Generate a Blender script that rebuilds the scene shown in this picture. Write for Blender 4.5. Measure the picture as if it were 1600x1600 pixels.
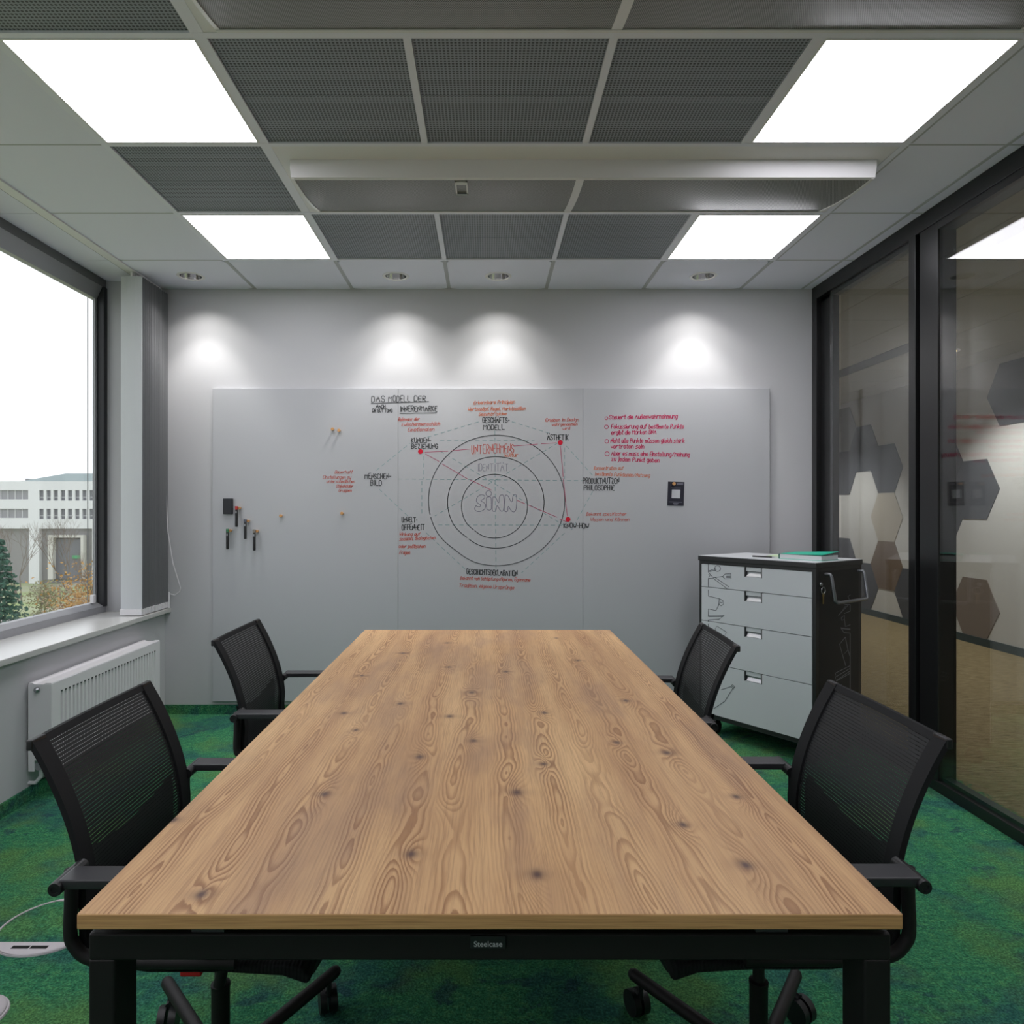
import bpy, bmesh, math, random
from mathutils import Vector, Matrix
random.seed(7)
S = bpy.context.scene
COL = S.collection
for o in list(bpy.data.objects):
    bpy.data.objects.remove(o)
PI = math.pi

# ------------------------------------------------------------------ camera, sky, exposure
CAMZ, F, VX, VY = 1.314, 1085.0, 760.0, 797.0
cd = bpy.data.cameras.new('camera'); cam = bpy.data.objects.new('camera', cd); COL.objects.link(cam)
cam.location = (0, 0, CAMZ); cam.rotation_euler = (PI/2, 0, 0)
cd.sensor_width = 36; cd.lens = 36*F/1600
cd.shift_x = (800-VX)/1600; cd.shift_y = -(800-VY)/1600
cd.clip_end = 500
S.camera = cam
S.view_settings.view_transform = 'Standard'; S.view_settings.look = 'None'
S.view_settings.gamma = 1; S.view_settings.use_curve_mapping = False
S.view_settings.exposure = 0.58
SKY = 1.0
LIGHT = 5.8
DOWN = 11.0
CORR = 130.0
w = bpy.data.worlds.new('overcast_sky'); S.world = w; w.use_nodes = True
bg = w.node_tree.nodes['Background']; bg.inputs[0].default_value = (0.93, 0.96, 1.0, 1); bg.inputs[1].default_value = SKY
try: S.cycles.transparent_max_bounces = 24
except Exception: pass

# ------------------------------------------------------------------ helpers
def lin(c):
    return tuple(((v/255)/12.92 if v/255 <= 0.04045 else ((v/255+0.055)/1.055)**2.4) for v in c)
MATS = {}
def mat(name, rgb, rough=0.6, metal=0.0, spec=0.5, emit=None, strength=0):
    if name in MATS: return MATS[name]
    m = bpy.data.materials.new(name); m.use_nodes = True
    b = m.node_tree.nodes['Principled BSDF']
    b.inputs['Base Color'].default_value = (*lin(rgb), 1); b.inputs['Roughness'].default_value = rough
    b.inputs['Metallic'].default_value = metal; b.inputs['Specular IOR Level'].default_value = spec
    if emit:
        b.inputs['Emission Color'].default_value = (*lin(emit), 1); b.inputs['Emission Strength'].default_value = strength
    MATS[name] = m; return m
class NT:
    """small wrapper for building node trees"""
    def __init__(s, nt): s.nt = nt; s.n = nt.nodes; s.l = nt.links
    def _in(s, sock, v):
        if isinstance(v, bpy.types.NodeSocket): s.l.new(v, sock)
        elif v is not None: sock.default_value = v
    def math(s, op, a, b=None, c=None, clamp=False):
        n = s.n.new('ShaderNodeMath'); n.operation = op; n.use_clamp = clamp
        s._in(n.inputs[0], a); s._in(n.inputs[1], b); s._in(n.inputs[2], c); return n.outputs[0]
    def noise(s, vec, scale, detail=3, rough=0.55, out=0, dist=0):
        n = s.n.new('ShaderNodeTexNoise'); s._in(n.inputs['Vector'], vec); n.inputs['Scale'].default_value = scale
        n.inputs['Detail'].default_value = detail; n.inputs['Roughness'].default_value = rough; n.inputs['Distortion'].default_value = dist
        return n.outputs[out]
    def comb(s, x, y, z=0.0):
        n = s.n.new('ShaderNodeCombineXYZ'); s._in(n.inputs[0], x); s._in(n.inputs[1], y); s._in(n.inputs[2], z); return n.outputs[0]
    def sep(s, v):
        n = s.n.new('ShaderNodeSeparateXYZ'); s._in(n.inputs[0], v); return n.outputs
    def coord(s, which='Object'):
        return s.n.new('ShaderNodeTexCoord').outputs[which]
    def mapping(s, vec, scale=(1,1,1), loc=(0,0,0)):
        n = s.n.new('ShaderNodeMapping'); s._in(n.inputs['Vector'], vec); n.inputs['Scale'].default_value = scale; n.inputs['Location'].default_value = loc
        return n.outputs[0]
    def mix(s, fac, a, b):
        n = s.n.new('ShaderNodeMix'); n.data_type = 'RGBA'
        s._in(n.inputs[0], fac); s._in(n.inputs[6], a); s._in(n.inputs[7], b); return n.outputs[2]
    def ramp(s, fac, stops):
        n = s.n.new('ShaderNodeValToRGB'); s._in(n.inputs[0], fac); e = n.color_ramp.elements
        while len(e) < len(stops): e.new(0.5)
        for el, (p, c) in zip(e, stops): el.position = p; el.color = (*c, 1)
        return n.outputs[0]
    def step(s, v, a, b):
        n = s.n.new('ShaderNodeMapRange'); n.interpolation_type = 'SMOOTHSTEP'; s._in(n.inputs[0], v)
        n.inputs[1].default_value = a; n.inputs[2].default_value = b; return n.outputs[0]
    def bump(s, h, strength, dist=0.002):
        n = s.n.new('ShaderNodeBump'); n.inputs['Strength'].default_value = strength; n.inputs['Distance'].default_value = dist
        s._in(n.inputs['Height'], h); return n.outputs[0]
def nodemat(name, rough=0.7):
    m = bpy.data.materials.new(name); m.use_nodes = True; MATS[name] = m
    t = NT(m.node_tree); b = t.n['Principled BSDF']; b.inputs['Roughness'].default_value = rough
    return m, t, b
def L(c): return (*lin(c), 1)

# mesh builder: collects primitives into one mesh
class MB:
    def __init__(s): s.v = []; s.f = []; s.uv = None
    def box(s, x0, x1, y0, y1, z0, z1):
        n = len(s.v)
        s.v += [(x0,y0,z0),(x1,y0,z0),(x1,y1,z0),(x0,y1,z0),(x0,y0,z1),(x1,y0,z1),(x1,y1,z1),(x0,y1,z1)]
        s.f += [tuple(n+i for i in q) for q in ((0,3,2,1),(4,5,6,7),(0,1,5,4),(1,2,6,5),(2,3,7,6),(3,0,4,7))]
        return s
    def prism(s, poly, axis, a, b):
        """closed polygon (2D) extruded along an axis"""
        def P(p, t):
            return {'x': (t, p[0], p[1]), 'y': (p[0], t, p[1]), 'z': (p[0], p[1], t)}[axis]
        n = len(s.v); k = len(poly)
        s.v += [P(p, a) for p in poly] + [P(p, b) for p in poly]
        s.f += [tuple(range(n+k-1, n-1, -1)), tuple(range(n+k, n+2*k))]
        s.f += [(n+i, n+(i+1) % k, n+k+(i+1) % k, n+k+i) for i in range(k)]
        return s
    def tube(s, pts, r, seg=10, cap=True, r2=None, closed=False):
        pts = [Vector(p) for p in pts]; n0 = len(s.v); k = len(pts); up = None
        for i, p in enumerate(pts):
            if closed: d = pts[(i+1) % k]-pts[i-1]
            else: d = (pts[min(i+1, k-1)]-pts[max(i-1, 0)])
            d.normalize()
            if up is None:
                up = Vector((0,0,1)) if abs(d.z) < 0.9 else Vector((1,0,0))
            a = d.cross(up); a.normalize(); up = a.cross(d); up.normalize()
            rr = r if r2 is None else r+(r2-r)*i/(k-1)
            for j in range(seg):
                t = 2*PI*j/seg; s.v.append(tuple(p+(a*math.cos(t)+up*math.sin(t))*rr))
        for i in range(k if closed else k-1):
            i2 = (i+1) % k
            for j in range(seg):
                j2 = (j+1) % seg
                s.f.append((n0+i*seg+j, n0+i*seg+j2, n0+i2*seg+j2, n0+i2*seg+j))
        if cap and not closed:
            s.f.append(tuple(n0+j for j in range(seg-1, -1, -1)))
            s.f.append(tuple(n0+(k-1)*seg+j for j in range(seg)))
        return s
    def lathe(s, prof, c=(0,0,0), seg=24, axis='z', cap=True):
        n0 = len(s.v); k = len(prof)
        for (r, h) in prof:
            for j in range(seg):
                t = 2*PI*j/seg; a, b = r*math.cos(t), r*math.sin(t)
                v = {'z': (a, b, h), 'y': (a, h, b), 'x': (h, a, b)}[axis]
                s.v.append((v[0]+c[0], v[1]+c[1], v[2]+c[2]))
        for i in range(k-1):
            for j in range(seg):
                j2 = (j+1) % seg
                s.f.append((n0+i*seg+j, n0+i*seg+j2, n0+(i+1)*seg+j2, n0+(i+1)*seg+j))
        if cap and prof[0][0] > 1e-6: s.f.append(tuple(n0+j for j in range(seg-1, -1, -1)))
        if cap and prof[-1][0] > 1e-6: s.f.append(tuple(n0+(k-1)*seg+j for j in range(seg)))
        return s
    def sheet(s, rows, thick=None):
        """grid of points (list of rows)"""
        n0 = len(s.v); a = len(rows); b = len(rows[0])
        for r in rows: s.v += [tuple(p) for p in r]
        for i in range(a-1):
            for j in range(b-1):
                s.f.append((n0+i*b+j, n0+i*b+j+1, n0+(i+1)*b+j+1, n0+(i+1)*b+j))
        return s
    def ribbon(s, pts, wd, plane):
        """flat marker stroke; pts are 2D, plane maps (a,b) to 3D"""
        P = [Vector(p) for p in pts]
        Q = [P[0]]
        for p in P[1:]:
            if (p-Q[-1]).length > 1e-5: Q.append(p)
        if len(Q) < 2: return s
        n0 = len(s.v); k = len(Q)
        for i, p in enumerate(Q):
            d = (Q[min(i+1, k-1)]-Q[max(i-1, 0)])
            if d.length < 1e-9: d = Q[i]-Q[i-1]
            d.normalize(); nn = Vector((-d.y, d.x))*wd/2
            e = d*wd*0.4*(-1 if i == 0 else (1 if i == k-1 else 0))
            s.v.append(plane(p+nn+e)); s.v.append(plane(p-nn+e))
        for i in range(k-1):
            s.f.append((n0+2*i, n0+2*i+1, n0+2*i+3, n0+2*i+2))
        return s
    def build(s, name, m, parent=None, smooth=False, bevel=0, seg=2, fixn=True, xf=None):
        me = bpy.data.meshes.new(name); me.from_pydata(s.v, [], s.f)
        if fixn:
            bm = bmesh.new(); bm.from_mesh(me); bmesh.ops.recalc_face_normals(bm, faces=bm.faces); bm.to_mesh(me); bm.free()
        if xf: me.transform(xf)
        o = bpy.data.objects.new(name, me); COL.objects.link(o)
        if m: me.materials.append(m)
        if bevel:
            b = o.modifiers.new('bevel', 'BEVEL'); b.width = bevel; b.segments = seg; b.limit_method = 'ANGLE'; b.angle_limit = 0.6
            smooth = True
        if smooth:
            for p in me.polygons: p.use_smooth = True
            if bevel:
                wn = o.modifiers.new('wn', 'WEIGHTED_NORMAL'); wn.keep_sharp = True
            else:
                try: me.set_sharp_from_angle(angle=0.7)
                except Exception: pass
        if parent: o.parent = parent
        return o
def box(name, m, dims, parent=None, bevel=0):
    return MB().box(*dims).build(name, m, parent, bevel=bevel)
def tag(o, label=None, cat=None, group=None, kind=None):
    if label: o['label'] = label
    if cat: o['category'] = cat
    if group: o['group'] = group
    if kind: o['kind'] = kind
    return o
def empty(name, loc=(0,0,0), rz=0):
    o = bpy.data.objects.new(name, None); COL.objects.link(o); o.location = loc; o.rotation_euler = (0,0,rz); o.empty_display_size = 0.1
    return o
def thing(name, label, cat, loc=(0,0,0), rz=0, group=None):
    return tag(empty(name, loc, rz), label, cat, group)
def struct(o, label, cat='structure'):
    return tag(o, label, cat, kind='structure')
def copy_tree(o, parent=None):
    c = o.copy(); COL.objects.link(c)
    if parent: c.parent = parent
    for ch in list(o.children): copy_tree(ch, c)
    return c
def plane_at(px, py, Y): return ((px-VX)*Y/F, Y, CAMZ+(VY-py)*Y/F)

# ------------------------------------------------------------------ materials
def m_wall(name, rgb, sc=60, st=0.08, rough=0.75):
    m, t, b = nodemat(name, rough); c = t.coord()
    n = t.noise(c, sc, 4); big = t.noise(c, 1.3, 2)
    a = tuple(v*0.965 for v in lin(rgb)); 
    t.l.new(t.mix(big, (*a, 1), L(rgb)), b.inputs['Base Color'])
    t.l.new(t.bump(n, st), b.inputs['Normal']); return m
WALL = m_wall('white_wall_paint', (192, 192, 195))
TILE = m_wall('white_ceiling_tile', (228, 228, 242), 220, 0.12, 0.85)
WHITEMETAL = mat('white_coated_steel', (224, 222, 225), 0.42)
GRIDWHITE = mat('white_grid_steel', (228, 228, 240), 0.5)
BLACKFRAME = mat('black_aluminium', (26, 26, 27), 0.33, 0.0, 0.5)
BLACKMETAL = mat('black_powder_coat', (26, 23, 24), 0.55, 0, 0.35)
BLACKPLASTIC = mat('black_plastic', (24, 24, 26), 0.45)
ARMPLASTIC = mat('dark_grey_armrest', (48, 48, 51), 0.38)
CHROME = mat('chrome', (210, 210, 212), 0.12, 1.0)
STEEL = mat('brushed_steel', (170, 172, 176), 0.35, 1.0)
WINFRAME = mat('grey_window_aluminium', (150, 151, 155), 0.42, 0.0)
GASKET = mat('dark_gasket', (40, 41, 45), 0.5)
VOID = mat('dark_void', (14, 15, 16), 0.9)
RED = mat('red_plastic', (200, 24, 36), 0.4)
WOODPIN = mat('light_beech', (196, 146, 92), 0.5)
GRIDGREY = mat('grey_grid_steel', (176, 177, 182), 0.55)
def m_light(name, s):
    m = bpy.data.materials.new(name); m.use_nodes = True; n = m.node_tree
    n.nodes.clear(); e = n.nodes.new('ShaderNodeEmission'); o = n.nodes.new('ShaderNodeOutputMaterial')
    e.inputs[0].default_value = (0.98, 0.97, 1.028, 1); e.inputs[1].default_value = s
    n.links.new(e.outputs[0], o.inputs[0]); return m
GLOW = m_light('lit_diffuser', LIGHT)

def m_carpet(name, feather=False):
    m, t, b = nodemat(name, 0.95); c = t.coord()
    fine = t.noise(c, 150, 3, 0.7); mid = t.noise(t.mapping(c, (1, 1.5, 1)), 34, 6, 0.72); big = t.noise(c, 3.1, 6, 0.62, dist=0.5)
    g = t.ramp(mid, [(0.28, lin((42, 104, 78))), (0.5, lin((72, 150, 106))), (0.72, lin((108, 178, 112)))])
    g2 = t.ramp(mid, [(0.3, lin((42, 92, 90))), (0.7, lin((74, 142, 120)))])
    col = t.mix(t.step(big, 0.48, 0.60), g, g2)
    blue = t.noise(t.mapping(c, (1, 1.5, 1), (7, 3, 0)), 5.2, 6, 0.68, dist=0.8)
    col = t.mix(t.math('MULTIPLY', t.step(blue, 0.56, 0.64), 0.68), col, L((54, 82, 98)))
    yel = t.noise(t.mapping(c, (1, 1, 1), (1, 9, 0)), 2.3, 4, 0.6)
    col = t.mix(t.math('MULTIPLY', t.step(yel, 0.48, 0.66), 0.6), col, L((116, 158, 82)))
    col = t.mix(t.step(fine, 0.38, 0.66), t.mix(0.6, col, (0.003, 0.02, 0.015, 1)), col)
    x, y, z = t.sep(c)
    def seam(v): return t.math('LESS_THAN', t.math('ABSOLUTE', t.math('SUBTRACT', t.math('FRACT', t.math('DIVIDE', v, 0.5)), 0.5)), 0.004)
    sm = t.math('MAXIMUM', seam(x), seam(y)); col = t.mix(t.math('MULTIPLY', sm, 0.22), col, (0.004, 0.03, 0.025, 1))
    if feather:
        n1 = t.noise(t.mapping(c, (1, 1, 1)), 24, 7, 0.8)
        e = t.math('ADD', t.math('SUBTRACT', x, 2.285), t.math('MULTIPLY', t.math('SUBTRACT', n1, 0.5), 0.34))
        tn = t.noise(t.mapping(c, (1.0, 5, 1)), 12, 6, 0.7)
        tan = t.ramp(tn, [(0.3, lin((104, 90, 62))), (0.5, lin((146, 130, 98))), (0.72, lin((172, 158, 126)))])
        tan = t.mix(t.step(fine, 0.3, 0.6), t.mix(0.25, tan, (0.05, 0.04, 0.02, 1)), tan)
        col = t.mix(t.step(e, -0.02, 0.03), col, tan)
    t.l.new(col, b.inputs['Base Color']); b.inputs['Specular IOR Level'].default_value = 0.1
    h = t.math('ADD', fine, t.math('MULTIPLY', t.noise(c, 90, 3), 1.2))
    t.l.new(t.bump(h, 0.9, 0.006), b.inputs['Normal']); return m
CARPET = m_carpet('green_carpet'); CORRCARPET = m_carpet('tan_carpet', True)

def m_perf(name, pitch, base, hole, rx=0.36, ry=0.30, stagger=False, rough=0.5):
    m, t, b = nodemat(name, rough); x, y, z = t.sep(t.coord())
    fx = t.math('DIVIDE', x, pitch)
    if stagger: fx = t.math('ADD', fx, t.math('MULTIPLY', t.math('FLOOR', t.math('DIVIDE', y, pitch)), 0.5))
    u = t.math('DIVIDE', t.math('SUBTRACT', t.math('FRACT', fx), 0.5), rx)
    v = t.math('DIVIDE', t.math('SUBTRACT', t.math('FRACT', t.math('DIVIDE', y, pitch)), 0.5), ry)
    d = t.math('ADD', t.math('MULTIPLY', u, u), t.math('MULTIPLY', v, v))
    h = t.step(d, 1.25, 0.6)
    t.l.new(t.mix(h, L(base), L(hole)), b.inputs['Base Color'])
    t.l.new(t.bump(t.math('SUBTRACT', 1.0, h), 0.5, 0.002), b.inputs['Normal']); return m
DARKPERF = m_perf('dark_expanded_mesh', 0.0125, (142, 147, 156), (58, 61, 67))
BEAMPERF = m_perf('perforated_beam_sheet', 0.006, (150, 150, 149), (44, 45, 46), 0.34, 0.36, True, 0.4)

def m_glass(name, tint=(0.93, 0.95, 0.94), r0=0.045):
    m = bpy.data.materials.new(name); m.use_nodes = True; n = m.node_tree; n.nodes.clear(); t = NT(n)
    g = n.nodes.new('ShaderNodeNewGeometry')
    dt = n.nodes.new('ShaderNodeVectorMath'); dt.operation = 'DOT_PRODUCT'
    n.links.new(g.outputs['Incoming'], dt.inputs[0]); n.links.new(g.outputs['Normal'], dt.inputs[1])
    k = t.math('SUBTRACT', 1.0, t.math('ABSOLUTE', dt.outputs['Value']), clamp=True)
    f = t.math('ADD', t.math('MULTIPLY', t.math('POWER', k, 5.0), 1-r0), r0, clamp=True)
    tr = n.nodes.new('ShaderNodeBsdfTransparent'); tr.inputs[0].default_value = (*tint, 1)
    gl = n.nodes.new('ShaderNodeBsdfGlossy'); gl.inputs[0].default_value = (1, 1, 1, 1); gl.inputs[1].default_value = 0.0
    mx = n.nodes.new('ShaderNodeMixShader'); o = n.nodes.new('ShaderNodeOutputMaterial')
    n.links.new(f, mx.inputs[0]); n.links.new(tr.outputs[0], mx.inputs[1]); n.links.new(gl.outputs[0], mx.inputs[2]); n.links.new(mx.outputs[0], o.inputs[0])
    return m
GLASS = m_glass('partition_glass', (0.905, 0.912, 0.91), 0.05); WINGLASS = m_glass('window_glass', (0.98, 0.985, 0.985), 0.03)

# knotty larch table top
KNOTS = [(380,972,1),(905,1057,1.15),(1512,850,.9),(20,722,.9),(415,567,1),(640,500,.9),(932,597,.8),(1237,507,.8),(1445,550,1),(820,715,1.2),
         (540,398,1),(632,298,1),(935,383,.9),(1275,333,1),(775,212,.9),(537,193,.8),(530,92,.9),(100,385,.9),(1075,165,.9),(335,345,.9),
         (150,455,.7),(175,228,.8),(345,135,.9),(-495,1140,1),(-610,830,.9),(1775,1018,1.1),(1735,733,.8),(985,72,.7)]
TOPZ = 0.73
def m_wood(name, knots=True):
    m, t, b = nodemat(name, 0.48); c = t.coord(); x, y, z = t.sep(c)
    PW = 0.098
    wob = t.math('MULTIPLY', t.math('SUBTRACT', t.noise(t.comb(0.0, y, 0.0), 1.1, 2), 0.5), 0.035)
    k = t.math('FLOOR', t.math('DIVIDE', t.math('ADD', x, wob), PW))
    xl = t.math('SUBTRACT', t.math('MULTIPLY', t.math('FRACT', t.math('DIVIDE', t.math('ADD', x, wob), PW)), PW), PW/2)
    wn = t.n.new('ShaderNodeTexWhiteNoise'); wn.noise_dimensions = '1D'; t.l.new(k, wn.inputs['W']); rnd = wn.outputs['Value']
    kc = t.math('MULTIPLY', k, 7.31)
    cx = t.math('MULTIPLY', t.math('SUBTRACT', t.noise(t.comb(kc, y, 3.0), 1.7, 2), 0.5), 0.075)
    n2 = t.noise(t.comb(kc, y, 9.0), 1.35, 3)
    zz = t.math('MULTIPLY', t.math('SUBTRACT', n2, t.math('ADD', 0.40, t.math('MULTIPLY', rnd, 0.18))), 0.15)
    dx = t.math('SUBTRACT', xl, cx)
    r = t.math('SQRT', t.math('ADD', t.math('MULTIPLY', dx, dx), t.math('MULTIPLY', zz, zz)))
    small = t.noise(t.mapping(c, (9, 2.2, 1)), 3.2, 4, 0.6)
    r = t.math('ADD', r, t.math('MULTIPLY', small, 0.006))
    dark = None
    if knots:
        g = bpy.data.node_groups.new('knot', 'ShaderNodeTree')
        for nm in ('x', 'y', 'kx', 'ky', 's'): g.interface.new_socket(nm, in_out='INPUT', socket_type='NodeSocketFloat')
        for nm in ('push', 'core'): g.interface.new_socket(nm, in_out='OUTPUT', socket_type='NodeSocketFloat')
        q = NT(g); gi = q.n.new('NodeGroupInput'); go = q.n.new('NodeGroupOutput')
        ax = q.math('DIVIDE', q.math('SUBTRACT', gi.outputs[0], gi.outputs[2]), gi.outputs[4])
        ay = q.math('DIVIDE', q.math('SUBTRACT', gi.outputs[1], gi.outputs[3]), gi.outputs[4])
        def gauss(sx, sy):
            u = q.math('DIVIDE', ax, sx); v = q.math('DIVIDE', ay, sy)
            return q.math('EXPONENT', q.math('MULTIPLY', q.math('ADD', q.math('MULTIPLY', u, u), q.math('MULTIPLY', v, v)), -1.0))
        q.l.new(q.math('MULTIPLY', gauss(0.022, 0.07), 0.03), go.inputs[0])
        q.l.new(q.math('ADD', gauss(0.0085, 0.014), q.math('MULTIPLY', gauss(0.026, 0.016), 0.4)), go.inputs[1])
        push = None
        for (zx, zy, sc) in KNOTS:
            px, py = 500+zx/2.667, 970+zy/2.667
            d = (CAMZ-TOPZ)*F/(py-VY); X = (px-VX)*d/F
            n = t.n.new('ShaderNodeGroup'); n.node_tree = g
            t._in(n.inputs[0], x); t._in(n.inputs[1], y)
            n.inputs[2].default_value = X; n.inputs[3].default_value = d; n.inputs[4].default_value = sc*(0.85+0.12*d)
            push = n.outputs[0] if push is None else t.math('ADD', push, n.outputs[0])
            dark = n.outputs[1] if dark is None else t.math('ADD', dark, n.outputs[1])
        r = t.math('ADD', r, push)
    fr = t.math('FRACT', t.math('MULTIPLY', r, 150.0))
    late = t.math('MULTIPLY', t.step(fr, 0.25, 0.86), t.step(fr, 1.0, 0.90))
    amp = t.step(t.noise(t.comb(kc, y, 21.0), 1.3, 2), 0.30, 0.62)
    fib = t.noise(t.mapping(c, (1, 0.018, 1)), 420, 3, 0.6)
    tone = t.noise(t.mapping(c, (1, 0.12, 1)), 9, 4, 0.6)
    base = t.ramp(tone, [(0.25, lin((180, 140, 102))), (0.5, lin((203, 163, 118))), (0.75, lin((220, 182, 134)))])
    pl = t.math('MULTIPLY', t.math('SUBTRACT', rnd, 0.5), 0.22)
    base = t.mix(t.math('ABSOLUTE', pl), base, L((128, 94, 68)))
    cen = t.step(t.math('ABSOLUTE', dx), 0.042, 0.012)
    la = t.math('MULTIPLY', late, t.math('ADD', 0.13, t.math('MULTIPLY', t.math('MULTIPLY', t.math('ADD', 0.35, amp), cen), 0.46)))
    col = t.mix(la, base, L((128, 82, 48)))
    col = t.mix(t.math('MULTIPLY', t.step(fib, 0.46, 0.70), 0.34), col, L((120, 84, 58)))
    gray = t.noise(t.mapping(c, (1.2, 0.35, 1), (4, 4, 0)), 4.5, 4)
    col = t.mix(t.math('MULTIPLY', t.step(gray, 0.48, 0.68), 0.38), col, L((134, 106, 92)))
    if dark is not None: col = t.mix(t.math('MULTIPLY', dark, 0.75, clamp=True), col, L((92, 68, 60)))
    t.l.new(col, b.inputs['Base Color']); b.inputs['Specular IOR Level'].default_value = 0.35
    t.l.new(t.bump(t.math('ADD', fib, t.math('MULTIPLY', late, -0.3)), 0.15, 0.001), b.inputs['Normal']); return m
WOOD = m_wood('larch_top')
def m_edge(name):
    m, t, b = nodemat(name, 0.5); c = t.coord()
    n = t.noise(t.mapping(c, (1.2, 1.2, 60)), 6, 5, 0.6); n2 = t.noise(t.mapping(c, (3, 3, 200)), 4, 3)
    col = t.ramp(t.math('ADD', t.math('MULTIPLY', n, 0.6), t.math('MULTIPLY', n2, 0.4)), [(0.3, lin((160, 118, 74))), (0.5, lin((204, 158, 104))), (0.7, lin((224, 180, 124)))])
    t.l.new(col, b.inputs['Base Color']); return m
WOODEDGE = m_edge('larch_edge')

def m_mesh(name, n_ribs, cover, thread=(30, 31, 33)):
    """woven chair net: opaque threads, see-through gaps (uses UV v along the back)"""
    m, t, b = nodemat(name, 0.55); uv = t.sep(t.coord('UV'))
    f = t.math('FRACT', t.math('MULTIPLY', uv[1], n_ribs)); a = t.math('ABSOLUTE', t.math('SUBTRACT', f, 0.5))
    solid = t.step(a, 0.5-cover*0.5-0.06, 0.5-cover*0.5+0.06)
    fx = t.math('FRACT', t.math('MULTIPLY', uv[0], n_ribs*1.2)); ax = t.math('ABSOLUTE', t.math('SUBTRACT', fx, 0.5))
    solid = t.math('MAXIMUM', solid, t.math('MULTIPLY', t.step(ax, 0.22, 0.34), 0.9))
    b.inputs['Base Color'].default_value = L(thread)
    t.l.new(solid, b.inputs['Alpha']); b.inputs['Specular IOR Level'].default_value = 0.35
    return m
NET = m_mesh('black_chair_net', 58, 0.88); NETDENSE = mat('black_net_sleeve', (24, 25, 27), 0.8, 0, 0.3)
def m_seat(name):
    m, t, b = nodemat(name, 0.8); x, y, z = t.sep(t.coord())
    wv = t.math('SINE', t.math('MULTIPLY', x, 900.0)); b.inputs['Base Color'].default_value = L((24, 25, 27))
    t.l.new(t.bump(wv, 0.4, 0.001), b.inputs['Normal']); b.inputs['Specular IOR Level'].default_value = 0.3; return m
SEATFAB = m_seat('black_seat_fabric')

# ------------------------------------------------------------------ room shell
D = 4.48; H = 2.74; XL = -2.075; XR = 2.10; YF = -1.665
fl = box('floor', CARPET, (-2.5, 2.12, YF, D+0.1, -0.1, 0.0)); struct(fl, 'mottled green carpet floor of the meeting room', 'floor')
wb_ = box('wall_back', WALL, (-2.408, 2.2, D, D+0.15, 0, 3.1)); struct(wb_, 'white painted back wall behind the whiteboard', 'wall')
wf = box('wall_front', WALL, (-2.6, 5.0, YF-0.15, YF, 0, 3.1)); struct(wf, 'white wall behind the camera', 'wall')
wl = MB().box(-2.55, XL, YF, D, 0, 0.655).box(-2.408, -2.20, 4.315, D, 0.655, H).build('wall_left', WALL); struct(wl, 'white wall below the window with radiator', 'wall')
bb = box('baseboard_back', CARPET, (XL, XR-0.02, D-0.012, D, 0, 0.06)); struct(bb, 'dark green carpet skirting along back wall', 'baseboard')
bl = box('baseboard_left', CARPET, (XL, XL+0.012, YF, D-0.012, 0, 0.06)); struct(bl, 'dark green carpet skirting along window wall', 'baseboard')

# ceiling: slab + tiles + grid bars
ceil = box('ceiling', VOID, (-2.6, XR+0.02, YF, D, 2.83, 2.9)); struct(ceil, 'suspended ceiling of white tiles and dark mesh panels', 'ceiling')
XG = [-2.115+0.625*i for i in range(8)]           # grid lines
YG = [D-0.52-0.625*j for j in range(10)]          # 3.96, 3.335 ...
rows = [(3.96, D)] + [(YG[j+1], YG[j]) for j in range(9)]
cols = [(XG[i], XG[i+1]) for i in range(6)] + [(1.635, XR)]
DL = {0, 2, 3, 5}                                  # columns of the downlights in the last row
def hole_tile(x0, x1, y0, y1, cx, cy, r, z0, z1, seg=40):
    mb = MB(); n = seg
    for z in (z0, z1):
        for j in range(n):
            t = 2*PI*j/n; mb.v.append((cx+r*math.cos(t), cy+r*math.sin(t), z))
        for j in range(n):
            t = 2*PI*j/n; dx, dy = math.cos(t), math.sin(t)
            k = min(((x1-cx) if dx > 0 else (x0-cx))/dx if abs(dx) > 1e-6 else 9, ((y1-cy) if dy > 0 else (y0-cy))/dy if abs(dy) > 1e-6 else 9)
            mb.v.append((cx+dx*k, cy+dy*k, z))
    for j in range(n):
        j2 = (j+1) % n
        mb.f.append((j, j2, n+j2, n+j)); mb.f.append((2*n+j, 3*n+j, 3*n+j2, 2*n+j2)); mb.f.append((j, 2*n+j, 2*n+j2, j2)); mb.f.append((n+j, n+j2, 3*n+j2, 3*n+j))
    return mb
tile_me = {}
lights_at = []; beams_at = []
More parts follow.
